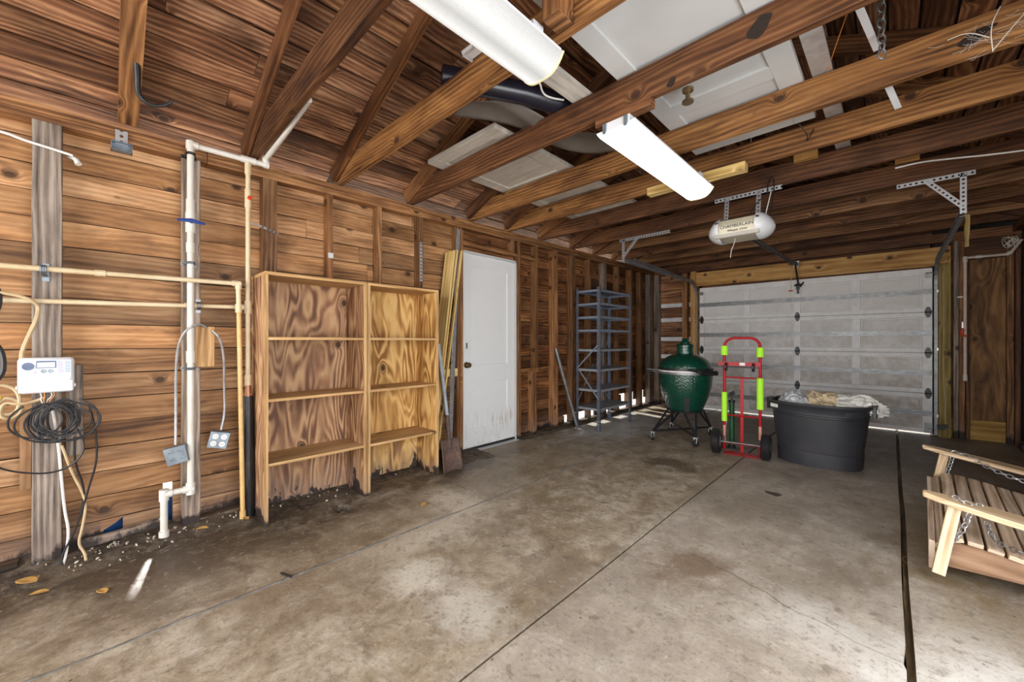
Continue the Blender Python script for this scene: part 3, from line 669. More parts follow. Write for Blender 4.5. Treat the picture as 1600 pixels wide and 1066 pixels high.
rp = MB(); rp.beam((XR - .02, YB, 2.33 + TZ(YB)), (XR - .02, YF, 2.33 + TZ(YF)), .09, .075, seg=8); st('trim_7', rp, 'joist')
bk = MB()
bk.box((XL, YB - .03, 0), (-2.95, YB, 2.4)); bk.box((.75, YB - .03, 0), (XR, YB, 2.4)); bk.box((XL, YB - .03, 2.15), (XR, YB, 2.5), axis=0)
st('wall_back', bk, 'siding')
rp = MB()
for z in (.03,): rp.box((XR - .05, 4.2, 0), (XR + .02, 6.9, .06), seg=9, jit=.004)
st('trim_8', rp, 'grey')

# ------------------------------------------------------------------ entry door
dr = thing('door_1', None, None, (-3.19, 2.93, 0), kind='structure')
X0, X1 = -3.205, -3.175
d_ = MB(); ya, yb, z0, z1 = 2.54, 3.325, .03, 2.055; s_ = .115
d_.box((X0, ya, z0), (X1, ya + s_, z1)); d_.box((X0, yb - s_, z0), (X1, yb, z1))
for a_, b_ in ((z0, .22), (.71, .90), (1.93, z1)): d_.box((X0, ya + s_, a_), (X1, yb - s_, b_))
def door_mat():
    M = NT('door white paint', .35); p = M.pos(); z = M.n('SeparateXYZ', None, i0=p).outputs[2]
    n = M.noise(M.mul(p, (1, 22, 3)), 1.5, 4.); n2 = M.noise(p, 7., 5., .7)
    c = M.mix(n2, (.70, .71, .72), (.76, .77, .77))
    f = M.math('MULTIPLY', M.maprange(n, .5, .72, 0., 1.), M.maprange(M.math('ABSOLUTE', M.math('SUBTRACT', z, .27)), .0, .16, 1., 0.))
    c = M.mix(M.math('MULTIPLY', f, .75), c, (.32, .23, .11)); c = M.mix(M.math('MULTIPLY', M.maprange(z, .02, .2, .4, 0.), M.maprange(n2, .45, .6, 0., 1.)), c, (.35, .26, .15))
    c = M.mix(M.maprange(M.noise(p, 26., 2.), .74, .77, 0., .6), c, (.3, .28, .26)); M.col(c); return M.m
M_['door'] = door_mat()
leaf = d_.build('door_leaf', 'door', dr, bevel=.002)
for k, (a_, b_) in enumerate(((.22, .71), (.90, 1.93))):
    p = MB(); p.box((X0 + .006, ya + s_, a_), (X1 - .011, yb - s_, b_)); p.build('panel', 'door', leaf)
kb = MB(); RM = Matrix.Rotation(PI / 2, 3, 'Y')
kb.lathe([(0, 0), (.032, 0), (.032, .006), (.012, .01), (.012, .03), (.025, .038), (.029, .05), (.022, .062), (0, .066)], (X1, 2.60, .90), 20, RM); kb.build('door_knob', 'brass', dr)
kb = MB(); kb.box((X1, 2.596, 1.07), (X1 + .002, 2.618, 1.13)); kb.build('lock_plate', 'steel_d', dr)
sw = MB(); sw.box((X0 + .002, ya, .008), (X1 + .006, yb, .032)); sw.build('door_sweep', 'black', dr)
th = MB(); th.box((X0 - .04, ya - .02, -.01), (X1 + .06, yb + .02, .004), seg=5, jit=.002); st('trim_9', th, 'whitepaint')
jb = MB(); jb.box((XL - .02, ya - .022, 0), (SX - .035, ya - .004, 2.085)); jb.box((XL - .02, yb + .004, 0), (SX - .035, yb + .016, 2.085)); jb.box((XL - .02, ya - .02, 2.062), (SX - .035, yb + .016, 2.085)); st('trim_10', jb, 'whitepaint')

# ------------------------------------------------------------------ sectional garage door
gd = thing('door_2', None, None, (-1.0, 7.0, 0), kind='structure')
GX0, GX1, GY = -2.35, .36, 7.03
zs = [.015, .505, 1.005, 1.505, 2.05]; cols = [(-2.28, -1.68), (-1.60, -1.03), (-.95, -.385), (-.30, .275)]
for i in range(4):
    za, zb = zs[i] + .003, zs[i + 1] - .003; m = MB()
    pz0, pz1 = za + .055, zb - (.055 if i < 3 else .085)
    m.box((GX0, GY, za), (GX1, GY + .035, pz0)); m.box((GX0, GY, pz1), (GX1, GY + .035, zb))
    xs = [GX0] + [v for c in cols for v in c] + [GX1]
    for a_, b_ in zip(xs[::2], xs[1::2]): m.box((a_, GY, pz0), (b_, GY + .035, pz1), axis=2)
    sec = m.build('door_section', 'gframe', gd, bevel=.002)
    for a_, b_ in cols:
        p = MB(); p.box((a_, GY + .016, pz0), (b_, GY + .03, pz1)); p.box((a_ + .025, GY + .010, pz0 + .025), (b_ - .025, GY + .017, pz1 - .025)); p.build('panel', 'gpanel', sec, bevel=.003)
m = MB(); m.box((GX0, GY + .037, .03), (GX1, GY + .041, 2.05)); m.build('door_skin', 'oldwhite', gd)
for z in (.26, .753, 1.25, 1.755):
    m = MB(); m.beam((GX0, GY - .02, z), (GX1, GY - .02, z), .04, .018, rnd=False); m.box((GX0, GY - .012, z - .032), (GX1, GY - .001, z + .032)); m.build('strut', 'steel_d', gd)
hing = MB()
for z in (.505, 1.005, 1.505):
    for x in (-2.315, -.99, .325):
        m = MB()
        m.prism([(x + dx, GY - .0035, z + dz) for dx, dz in ((-.012, -.065), (.012, -.065), (.03, -.022), (.03, .022), (.012, .065), (-.012, .065), (-.03, .022), (-.03, -.022))], (0, .004, 0))
        m.tube([(x - .03, GY - .014, z), (x + .03, GY - .014, z)], .008); m.box((x - .008, GY - .02, z - .03), (x + .008, GY - .003, z + .03)); m.build('hinge', 'blackm', gd)
for x in (-2.32, .33):
    m = MB(); m.box((x - .035, GY - .03, 1.925), (x + .03, GY - .001, 1.975)); m.tube([(x - .03, GY - .03, 1.985), (x + .06 * (1 if x > 0 else -1), GY - .03, 1.985)], .006); m.build('top_bracket', 'steel_d', gd)
    m = MB(); m.box((x - .04, GY - .02, .02), (x + .03, GY - .001, .14)); m.box((x - .01, GY - .06, .03), (x + .02, GY - .02, .08)); m.build('bottom_bracket', 'steel_d', gd)
# tracks
for sgn, xt in ((-1, GX0 - .03), (1, GX1 + .025)):
    zt = 2.10 + (.035 if sgn < 0 else 0); r_ = .26
    path = [(xt, 6.965, .02), (xt, 6.965, zt - r_)]
    for k in range(1, 8):
        a_ = PI / 2 * k / 8; path.append((xt, 6.965 - r_ + r_ * math.cos(a_), zt - r_ + r_ * math.sin(a_)))
    path += [(xt, 6.965 - r_, zt), (xt, 4.5, zt + .015)]
    side = 'left' if sgn < 0 else 'right'
    t_ = thing('door_track', f'galvanised curved roller track at the {side} end of the garage door', 'track', (xt, 6.965, 0), group='garage door tracks')
    m = MB()
    for off in (-.022, .022):
        pts = []
        for (a_, b_) in zip(path, path[1:] + [path[-1]]): pts.append(a_)
        # u-channel lips
        q = []
        for i, p in enumerate(pts):
            tg = Vector(pts[min(i + 1, len(pts) - 1)]) - Vector(pts[max(i - 1, 0)]); tg.normalize(); nn = Vector((0, tg.z, -tg.y))
            q.append(Vector(p) + nn * off)
        for i in range(len(q) - 1): m.beam(q[i], q[i + 1], .028, .003, up=(Vector((0, (q[i + 1] - q[i]).z, -(q[i + 1] - q[i]).y))).normalized(), rnd=False)
    for i in range(len(path) - 1): m.beam(Vector(path[i]) + Vector((sgn * .013, 0, 0)), Vector(path[i + 1]) + Vector((sgn * .013, 0, 0)), .046, .003, up=(1, 0, 0), rnd=False)
    m.build('rail', 'track', t_)
    for z in (.25, 1.05, 1.75):
        m = MB(); m.box((xt + sgn * .01 - .004, 6.94, z - .015), (xt + sgn * .035 + .004, 7.0, z + .015)); m.build('jamb_bracket', 'steel', t_)
    # slotted hanger bracket
    jy = 4.44; zj = 2.372 + TZ(4.47) - .006
    hb = thing('track_hanger', f'perforated angle-iron hanger bracket for the {side} door track', 'bracket', (xt, jy, zj), group='track hangers')
    xin = xt + (-.34 if sgn > 0 else .58)
    m = MB(); m.beam((xt - (.0 if sgn > 0 else .05), jy, zj - .02), (xin, jy, zj - .02), .003, .034, rnd=False)
    if sgn > 0: m = MB(); m.beam((.445, jy, zj - .02), (.03, jy, zj - .02), .003, .034, rnd=False)
    m.build('top_strap', 'perf', hb)
    m = MB(); m.beam((xt, jy, zj - .01), (xt, jy, zt + .0), .034, .003, up=(0, 1, 0), rnd=False); m.beam((xt - .016, jy + .016, zj - .01), (xt - .016, jy + .016, zt), .034, .003, up=(1, 0, 0), rnd=False); m.build('hanger', 'perf', hb)
    m = MB(); m.beam((xt - sgn * .19, jy - .004, zj - .02), (xt, jy - .004, zt + .05), .034, .003, up=(0, 1, 0), rnd=False); m.build('brace', 'perf', hb)
    es = MB(); es.tube([(xt + sgn * .01, 4.6, zt + .07), (xt + sgn * .01, 6.75, zt + .03)], .003, 6); es.tube([(xt + sgn * .01, 4.75, zt + .07), (xt + sgn * .01, 5.9, zt + .045)], .013, 8)
    es.build('extension_spring', 'steel_d', label=f'extension spring above the {side} garage door track', cat='spring', group='garage door springs')

# ------------------------------------------------------------------ opener
om = thing('garage_door_opener', 'cream and white ceiling-hung garage door opener motor', 'opener', (-.9, 3.66, 2.0))
def ow(x, y, z): return Vector((-.9 + x, 3.66 + y, 2.0 + z))
m = MB(); m.prism([ow(-.16, -.12, .0), ow(-.16, .13, .0), ow(-.16, .14, .05), ow(-.16, .13, .15), ow(-.16, -.09, .15), ow(-.16, -.13, .10), ow(-.16, -.13, .03)], (.32, 0, 0), ua=(0, 1, 0), va=(0, 0, 1))
body = m.build('motor_case', 'cream', om, bevel=.006)
m = MB(); m.box(ow(-.158, -.134, .0), ow(.158, -.129, .028)); m.build('lower_cover', M_['boxsteel'] if False else plain('taupe plastic', (.36, .34, .30), .4), om)
for sg in (-1, 1):
    m = MB()
    def fs(u, v, sg=sg):
        a_ = v * 2 * PI; rr = math.sin(max(.0, (1 - u)) * PI / 2) ** .6
        x = sg * (.13 + .115 * u) ; y = .005 + .155 * rr * math.cos(a_); z = .07 + (.118 if math.sin(a_) > 0 else .095) * rr * math.sin(a_) - .01 * u
        return ow(x, y, z)
    m.grid(fs, 10, 24); m.build('light_lens', 'white', om)
    m = MB(); m.lathe([(0, 0), (.011, .0), (.007, .004), (0, .005)], ow(sg * .145, -.129, .125), 10, Matrix.Rotation(PI / 2, 3, 'X'), sx=1.4); m.build('vent', 'ink', om)
MX = Matrix.Translation(ow(0, -.1345, .083) - om.location) @ Matrix.Rotation(PI / 2, 4, 'X')
tx = text('CHAMBERLAIN', .036, 'ink', om, MX)
MX = Matrix.Translation(ow(.005, -.1345, .048) - om.location) @ Matrix.Rotation(PI / 2, 4, 'X')
text('Whisper Drive', .024, 'ink', om, MX, shear=.35)
hz = 2.372 + TZ(3.79) - .004
m = MB(); m.beam((-1.13, 3.765, hz - .02), (-.63, 3.765, hz - .02), .003, .034, rnd=False); m.build('top_strap', 'perf', om)
for x in (-1.03, -.79):
    m = MB(); m.beam((x, 3.765, hz - .01), (x, 3.72, 2.14), .034, .003, up=(0, 1, 0), rnd=False); m.build('hanger', 'perf', om)
m = MB(); ra, rb_ = Vector((-.895, 3.78, 2.07)), Vector((-.985, 6.93, 2.265))
m.beam(ra, rb_, .034, .006, rnd=False); m.beam(ra + Vector((-.016, 0, -.012)), rb_ + Vector((-.016, 0, -.012)), .004, .028, rnd=False); m.beam(ra + Vector((.016, 0, -.012)), rb_ + Vector((.016, 0, -.012)), .004, .028, rnd=False)
m.build('rail', 'steel_d', om)
m = MB(); m.box((-1.02, 6.90, 2.22), (-.95, 6.935, 2.30)); m.build('header_bracket', 'steel', om)
m = MB(); m.beam((-.97, 6.70, 2.235), (-.975, 6.99, 1.99), .02, .006, rnd=False); m.box((-1.0, 6.62, 2.21), (-.945, 6.74, 2.25)); m.build('door_arm', 'blackm', om)
m = MB(); m.box((-1.0, 6.985, 1.90), (-.96, 7.025, 1.99)); m.box((-.99, 6.99, 1.84), (-.968, 7.028, 1.90)); m.tube([(-1.02, 6.985, 1.96), (-.93, 6.985, 1.97)], .012); m.tube([(-.95, 6.98, 1.93), (-.91, 6.98, 2.0)], .01); m.build('arm_bracket', 'blackm', om)
rc = thing('release_cord', 'thin emergency release cord with small red handle hanging from opener rail', 'cord', (-1.02, 6.72, 1.85))
m = MB(); m.tube([(-.985, 6.68, 2.21), (-1.015, 6.69, 2.0), (-1.02, 6.70, 1.86)], .003, 6); m.build('rope', 'rope', rc)
m = MB(); m.tube([(-1.045, 6.70, 1.855), (-.995, 6.70, 1.855)], .009); m.build('handle', 'redp', rc)
m = MB(); m.tube([(-.93, 3.64, 2.02), (-.94, 3.62, 1.95), (-.955, 3.60, 1.90), (-.96, 3.60, 1.84)], .0022, 6, smooth=1); m.build('antenna_wire', 'cable_w', om)
m = MB(); m.tube([(-.71, 3.70, 2.12), (-.69, 3.72, 2.25), (-.68, 3.765, 2.42), (-.70, 3.77, 2.50), (-.73, 3.74, 2.42), (-.72, 3.74, 2.34), (-.80, 3.74, 2.30), (-.85, 3.72, 2.2)], .004, 6, smooth=2)
m.build('power_cord', 'cable_b', om, label='black power cord')
m = MB(); m.tube([(-.74, 3.68, 2.10), (-.72, 3.70, 2.22), (-.70, 3.74, 2.36)], .0035, 6, smooth=1); m.build('power_cord', 'cable_w', om, label='pale wire pair')
m = MB(); m.tube([(-.93, 3.8, 2.56), (-.88, 3.78, 2.62), (-.86, 3.70, 2.7), (-.80, 3.6, 2.8), (-.78, 3.5, 2.95)], .0022, 6, smooth=1); m.build('loose_wire', 'cable_w', label='thin pale wire rising into the attic above the opener', cat='wire')

# ------------------------------------------------------------------ fluorescent fixtures
def fixture(y0, y1, lens, label, openend, drop=0.):
    t_ = thing('fluorescent_light', label, 'ceiling light', (-1.05, y0, 2.37), group='fluorescent shop lights')
    zt = 2.316 + TZ(y0) + drop; xc = -1.06; W = .112
    m = MB(); m.box((xc - .08, y0 + .01, zt - .035), (xc + .08, y1 - .01, zt)); m.box((xc - W, y0 + .01, zt - .045), (xc + W, y1 - .01, zt - .035)); m.box((xc - .06, y0 + .06, zt), (xc + .06, y0 + .12, zt + .05), axis=0); m.box((xc - .06, y1 - .12, zt), (xc + .06, y1 - .06, zt + .05), axis=0); m.build('housing', 'white', t_)
    m = MB()
    def f(u, v):
        a_ = -1 + 2 * u; x = xc + W * a_; z = zt - .042 - .065 * (1 - abs(a_) ** 3.2); return (x, y0 + (y1 - y0) * v, z)
    m.grid(f, 18, 1); ln = m.build('diffuser', lens, t_)
    for k, y in enumerate((y0, y1)):
        if openend and k == 0:
            m = MB(); m.box((xc - .075, y + .0, zt - .06), (xc - .055, y + .03, zt - .005)); m.box((xc + .05, y, zt - .06), (xc + .07, y + .03, zt - .005)); m.box((xc - .05, y + .02, zt - .04), (xc + .05, y + .03, zt)); m.build('socket_end', 'boxsteel', t_); continue
        m = MB(); pts = [(xc + W * a_ * 1.03, y - .004, zt - .040 - .069 * (1 - abs(a_) ** 3.2)) for a_ in [-1 + 2 * i / 18 for i in range(19)]]
        inner = [(xc + W * a_ * .93, y - .004, zt - .036 - .058 * (1 - abs(a_) ** 3.2)) for a_ in [1 - 2 * i / 18 for i in range(19)]]
        for i in range(18):
            m.prism([pts[i], pts[i + 1], inner[17 - i], inner[18 - i]], (0, .010, 0))
        m.build('end_trim', 'lenscap', t_)
    return t_
fx1 = fixture(.03, 1.275, 'lens1', 'broad ribbed fluorescent fixture overhead nearest the camera', False, .038)
fixture(1.885, 3.13, 'lens2', 'brightly lit narrower-looking fluorescent fixture farther from the camera', True)
def block(a_, b_, mat, label, name='wood_block', **k):
    m = MB(); m.box(a_, b_, **k); return m.build(name, mat, label=label, cat='block', bevel=.002)
block((-1.19, 1.90, 2.338), (-.87, 1.955, 2.385), 'joist', 'dark weathered block above the near end of the lit fluorescent fixture')
block((-1.45, 3.10, 2.352), (-.735, 3.18, 2.41), 'newpine', 'long yellow block between joists above the far end of the lit fixture', seg=4, jit=.001)
block((-.97, 1.17, 2.385), (-.89, 1.266, 2.60), 'stud', 'short weathered block upright beside the near fluorescent fixture')
block((-.55, 3.73, 2.545), (-.40, 3.83, 2.60), 'header', 'small orange offcut on the joist above the opener, beside the pale wire')
block((.02, 4.44, 2.578), (.16, 4.52, 2.63), 'header', 'small orange offcut on the joist near the right track bracket')
block((.30, 4.0, 2.58), (.42, 4.15, 2.635), 'header', 'small orange offcut above the white cable near the right side')

# ------------------------------------------------------------------ things stored on top of the joists
def old_door(x0, x1, y0, y1, z, mat, name, label, rails, rot=0.):
    t_ = thing(name, label, 'old door', ((x0 + x1) / 2, (y0 + y1) / 2, z), rot); L = lambda x, y, zz: (x - (x0 + x1) / 2, y - (y0 + y1) / 2, zz)
    s_ = .11; m = MB(); m.box(L(x0, y0, 0), L(x0 + s_, y1, .035)); m.box(L(x1 - s_, y0, 0), L(x1, y1, .035)); ys = rails
    for a_, b_ in ys: m.box(L(x0 + s_, a_, 0), L(x1 - s_, b_, .035), axis=0)
    fr = m.build('frame', mat, t_, local=True, bevel=.002)
    for (a_, b_), (c, d2) in zip(ys, ys[1:]):
        m = MB(); m.box(L(x0 + s_, b_, .012), L(x1 - s_, c, .024)); m.build('panel', mat, fr, local=True)
    return t_
zt = 2.372 + .165
old_door(-1.07, -.345, 1.12, 3.12, zt + TZ(2.1) + .004, 'whitepaint', 'old_door', 'white panelled door lying flat on the joists above the lit fixture', [(1.12, 1.28), (2.38, 2.50), (2.98, 3.12)])
old_door(-2.68, -1.90, 1.80, 3.86, zt + TZ(2.7) + .008, 'oldwhite', 'old_door', 'dusty greyish panelled door lying on the joists near the left eave', [(1.80, 1.90), (2.62, 2.72), (3.74, 3.86)])
def onj(name, a_, b_, w_, h_, mat, label, cat, z=None, **k):
    m = MB(); m.beam(a_, b_, w_, h_, **k); return m.build(name, mat, label=label, cat=cat, bevel=.001)
zj = lambda y: zt + TZ(y)
onj('trim_board', (-1.30, .9, zj(1) + .012), (-1.30, 2.45, zj(2.4) + .014), .12, .022, plain('streaked white board', (.55, .52, .46), .5, var=.2, dirt=(.10, .10, .12), dirtamt=.7, stretch=(5, .7, 1), scale=8), 'pale streaked board lying along the joists left of the white door', 'board')
onj('trim_board', (-.27, 1.8, zj(2.0) + .012), (-.255, 3.9, zj(4) + .014), .085, .02, plain('grey paint splashed board', (.34, .30, .28), .6, var=.2, dirt=(.7, .68, .66), dirtamt=.4, scale=12), 'grey board with white paint splashes lying across the joists', 'board', seg=6)
onj('white_strip', (-.105, 2.16, 2.56), (-.05, 2.625, 2.575), .028, .006, 'white', 'thin white plastic strip slanting down onto the cobwebbed joist', 'strip')
onj('white_strip', (-.022, 2.675, 2.44), (.026, 2.92, 2.385), .028, .006, 'white', 'short white plastic strip end hanging just beyond the cobwebbed joist', 'strip')
0 and onj('dark_panel', (-1.17, .95, zj(1.2) + .045), (-1.17, 2.35, zj(2) + .045), .16, .012, 'foil', 'dark flat panel resting beside the white door above the joists', 'panel')
m = MB(); m.tube([(-1.80, 1.3, zj(1.4) + .07), (-1.56, 1.72, zj(1.6) + .06), (-1.42, 2.1, zj(2) + .06), (-1.33, 2.4, zj(2) + .06)], .062, 20); m.build('vinyl_roll', 'rollp', label='black rolled vinyl lying across the joists behind the near fixture', cat='roll')
def sheet(u, v):
    y = 1.50 + 1.25 * u; x = -1.86 + .50 * u + (-.10 + .22 * v); z = zj(2) - .012 + .03 * abs(math.sin(v * 3 + u * 4)) + .03 * math.sin(u * 11) * v
    if y > 1.97 and y < 2.6: z -= .055 * math.sin((y - 1.97) / .63 * PI) * (1 - .4 * v)
    return (x + .02 * math.sin(u * 9), y, z)
m = MB(); m.grid(sheet, 24, 10); m.build('plastic_sheet', 'felt', label='crumpled dusty plastic sheet sagging between joists under the black roll', cat='sheet', solid=.002)
m = MB(); m.tube([(-1.18, 1.26, 2.36), (-1.25, 1.40, 2.38), (-1.26, 1.50, 2.45), (-1.34, 1.62, 2.47), (-1.36, 1.72, 2.5), (-1.38, 1.86, 2.56)], .005, 8, smooth=2); m.build('power_cord', 'cable_w', fx1, label='white power cord')
m = MB(); m.box((-1.50, 1.195, 2.548), (-1.42, 1.265, 2.552)); m.box((-1.50, 1.195, 2.535), (-1.492, 1.265, 2.55)); m.box((-1.50, 1.195, 2.535), (-1.42, 1.203, 2.55));  m.build('corner_bracket', 'white', label='small white metal bracket beside the near fixture', cat='bracket')
m = MB(); m.box((-1.78, 1.55, 2.66), (-1.5, 2.3, 2.68)); m.xf(Matrix.Translation((0, 0, .08)))
m.build('plywood_offcut', 'newpine', label='warm plywood offcut lying above the black roll', cat='board') if False else None
m = MB(); m.lathe([(0, 0), (.03, 0), (.03, .01), (.013, .02), (.013, .05), (.028, .06), (.03, .075), (0, .085)], (-.80, 2.21, 2.452), 16); m.build('old_doorknob', 'brass', label='old dark doorknob poking down under the white door', cat='knob')
# cable on the right, cobweb, chain
m = MB(); m.tube([(.02, 4.0, 2.41), (.15, 4.05, 2.43), (.30, 4.15, 2.44), (.5, 4.2, 2.42), (.8, 4.25, 2.40), (1.0, 4.3, 2.40)], .006, 8, smooth=2); m.build('power_cable', 'cable_w', label='white cable running to the right under the far joists', cat='cable')
def chain(name, pts, r_, wire, mat, parent=None, local=False, **k):
    P = [Vector(p) for p in pts]
    for _ in range(2):
        Q = [P[0]]
        for a_, c in zip(P, P[1:]): Q += [a_ * .75 + c * .25, a_ * .25 + c * .75]
        Q.append(P[-1]); P = Q
    L = [0]
    for a_, c in zip(P, P[1:]): L.append(L[-1] + (c - a_).length)
    step = r_ * 1.62; n = int(L[-1] / step); m = MB()
    def at(s_):
        for i in range(len(P) - 1):
            if L[i + 1] >= s_: f = (s_ - L[i]) / max(1e-6, L[i + 1] - L[i]); return P[i].lerp(P[i + 1], f), (P[i + 1] - P[i]).normalized()
        return P[-1], (P[-1] - P[-2]).normalized()
    for i in range(n):
        c, tg = at(step * (i + .5)); s1 = tg.cross(Vector((.13, .9, .31))).normalized(); s2 = tg.cross(s1)
        nn = (s1 + s2).normalized() if i % 2 else (s1 - s2).normalized()
        m.tube([c + tg * (math.cos(a_) * r_ * 1.05 * (1 + .0)) + nn * (math.sin(a_) * r_ * .72) for a_ in [2 * PI * q / 12 for q in range(12)]], wire, 6, closed=True)
    return m.build(name, mat, parent, local=local, **k)
chain('hanging_chain', [(-.035, 2.13, 2.75), (-.03, 2.15, 2.62), (-.03, 2.17, 2.50), (-.03, 2.18, 2.41)], .021, .0035, 'steel_d', label='steel link chain hanging beside the white strip at top right', cat='chain') if False else None
chain('hanging_chain', [(-.03, 2.45, 2.98), (-.03, 2.46, 2.80), (-.035, 2.47, 2.60), (-.03, 2.47, 2.44)], .022, .0036, 'steel_d', label='steel link chain hanging beside the white strip at top right', cat='chain')
m = MB(); RR = random.Random(3)
for i in range(46):
    c = Vector((.30 + RR.gauss(0, .07), 2.628, 2.46 + RR.gauss(0, .035))); dd = Vector((RR.uniform(-.08, .08), RR.uniform(-.004, .0), RR.uniform(-.04, .04)))
    m.tube([c, c + dd * .5 + Vector((0, -.006, -.01)), c + dd], .0006, 3, cap=False)
for p in ([(.33, 2.62, 2.56), (.30, 2.60, 2.48), (.31, 2.62, 2.38)], [(.42, 2.62, 2.53), (.37, 2.60, 2.46), (.31, 2.62, 2.385)], [(.18, 2.625, 2.50), (.24, 2.615, 2.50), (.30, 2.61, 2.44)]): m.tube(p, .0022, 4, smooth=2)
m.build('cobweb', 'web', label='dusty cobweb clinging to the honey coloured joist at the right', cat='cobweb', kind='stuff')
m = MB(); m.tube([(-.07, 1.95, 2.7), (-.10, 2.2, 2.66), (-.20, 2.5, 2.6), (-.24, 2.62, 2.56)], .002, 6, smooth=2); m.build('loose_wire', 'orange', label='thin orange wire curling beside the white strip', cat='wire')
m = MB(); m.tube([(-.42, 3.05, 2.52), (-.38, 3.1, 2.46), (-.40, 3.15, 2.43), (-.36, 3.18, 2.52)], .003, 6, smooth=2); m.build('loose_wire', 'cable_b', label='short black wire loop under the end of the white door', cat='wire')

# ------------------------------------------------------------------ bookcases
def bookcase(y0, y1, mat, shelfmat, label):
    xb, xf, H, t_ = -3.115, -2.80, 1.585, .019
    o = thing('bookcase', label, 'bookcase', ((xb + xf) / 2, (y0 + y1) / 2, 0), group='plywood bookcases')
    for ya in (y0, y1 - t_):
        m = MB(); m.box((xb, ya, 0), (xf - .004, ya + t_, H - .02)); sp2 = m.build('side_panel', mat, o, bevel=.001)
        m = MB(); m.box((xf - .004, ya - .001, 0.0), (xf + .006, ya + t_ + .001, H - .02), axis=2); m.build('edge_strip', 'shelfw', sp2)
    m = MB(); m.box((xb, y0 + t_, .02), (xb + .008, y1 - t_, H - .02)); m.build('back_panel', mat, o)
    m = MB(); m.box((xb, y0, H - .02), (xf + .006, y1, H)); m.build('top', 'shelfw', o, bevel=.001)
    for z in (.38, .785, 1.175):
        m = MB(); m.box((xb + .009, y0 + t_, z - .018), (xf + .004, y1 - t_, z)); m.build('shelf', shelfmat, o, bevel=.001)
bookcase(.685, 1.345, 'ply', 'shelfw', 'wider open plywood bookcase beside the black wrapped pipe')
bookcase(1.352, 1.985, 'ply2', 'shelfw', 'narrower golden plywood bookcase next to the shovel')

# ------------------------------------------------------------------ leaning boards, shovel, pipe
def lean(name, a_, b_, w_, t_, mat, label, cat, up=(1, 0, 0)):
    m = MB(); m.beam(a_, b_, w_, t_, up=up); return m.build(name, mat, label=label, cat=cat, group='boards leaning by the door', bevel=.001)
lean('pine_board', (-3.06, 2.045, .0), (-3.085, 2.33, 2.02), .018, .14, 'newpine', 'wide fresh pine board leaning beside the bookcase', 'board')
lean('pine_board', (-2.985, 2.085, .0), (-3.02, 2.415, 2.03), .014, .028, 'newpine', 'narrow pale pine strip leaning nearest the white door', 'board')
lean('pine_board', (-2.99, 2.045, .0), (-3.025, 2.365, 2.03), .014, .024, 'newpine', 'narrow pine strip between the wide board and the outer strip', 'board')
lean('metal_flashing', (-3.06, 2.30, .0), (-3.11, 2.45, 2.27), .045, .004, 'steel', 'grey metal strip leaning against the jamb above the pine boards', 'strip')
sv = thing('shovel', 'square-nosed shovel with rusty blade leaning beside the bookcase', 'shovel', (-2.78, 2.12, 0))
m = MB()
def bl(u, v):
    x_, z_ = (u - .5) * .215 * (1 - .06 * v), v * .27; bow = .022 * (1 - (2 * u - 1) ** 2) * (1 - .2 * v)
    a_ = math.radians(14); 
    return (-2.765 - z_ * math.tan(a_) - bow * 1., 2.125 + x_ + .012 * v, .004 + z_)
m.grid(bl, 14, 10); m.build('blade', 'rust', sv, solid=.003)
m = MB(); m.tube([(-2.83, 2.135, .20), (-2.862, 2.14, .33), (-2.89, 2.145, .48)], [.012, .019, .021], 12); m.build('socket', 'rust', sv)
m = MB(); m.tube([(-2.885, 2.145, .46), (-3.035, 2.155, 1.12)], .0175, 12); m.build('shaft', 'shaft', sv)
m = MB(); m.tube([(-2.955, 4.29, .012), (-3.08, 3.985, 1.06)], .021, 14); m.tube([(-2.955, 4.29, .012), (-3.08, 3.985, 1.06)], .017, 14); m.build('metal_pipe', 'steel_d', label='grey metal pipe leaning on the wide stud left of the shelving', cat='pipe')
m = MB(); m.beam((SX + .004, 2.02, 2.06), (SX + .004, 2.02, 1.70), .026, .003, up=(1, 0, 0), rnd=False); m.build('slotted_strip', 'perf', label='short slotted steel shelf standard screwed to a stud', cat='strip')
m = MB(); m.beam((-3.03, .66, 1.93), (-3.06, .76, 1.915), .003, .016, rnd=False); m.beam((-3.06, .76, 1.915), (SX + .004, .85, 1.905), .003, .016, rnd=False); m.build('pipe_strap', 'perf', label='perforated steel strap tying the cream pipe to a stud', cat='strap')
m = MB(); m.box((SX, 1.19, 1.79), (SX + .012, 1.225, 1.83)); m.build('cable_clip', 'whitepaint', label='small pale clip on the thin stud above the wider bookcase', cat='clip')

# ------------------------------------------------------------------ metal shelving
sh = thing('metal_shelving', 'tall grey-blue slotted metal shelving unit against the studs', 'shelving unit', (-2.81, 4.76, 0))
ax, bx, ay, by, Hh = -3.0, -2.65, 4.33, 5.16, 1.84
for x, sx_ in ((ax, 1), (bx, -1)):
    for y, sy in ((ay, 1), (by, -1)):
        m = MB(); m.beam((x, y + sy * .018, 0.002), (x, y + sy * .018, Hh), .036, .0025, up=(1, 0, 0), rnd=False); m.beam((x + sx_ * .018, y, 0.002), (x + sx_ * .018, y, Hh), .036, .0025, up=(0, 1, 0), rnd=False)
        m.build('post', 'perfrack', sh)
for z in (.29, .53, .79, 1.045, 1.30, 1.47, 1.64, 1.81):
    m = MB(); m.box((ax + .003, ay + .003, z - .002), (bx - .003, by - .003, z)); 
    for a_, b_ in (((ax + .003, ay + .003), (bx - .003, ay + .006)), ((ax + .003, by - .006), (bx - .003, by - .003)), ((ax + .003, ay + .003), (ax + .006, by - .003)), ((bx - .006, ay + .003), (bx - .003, by - .003))):
        m.box((a_[0], a_[1], z - .03), (b_[0], b_[1], z))
    m.build('shelf', 'rackshelf' if z < 1.1 else 'rack', sh)
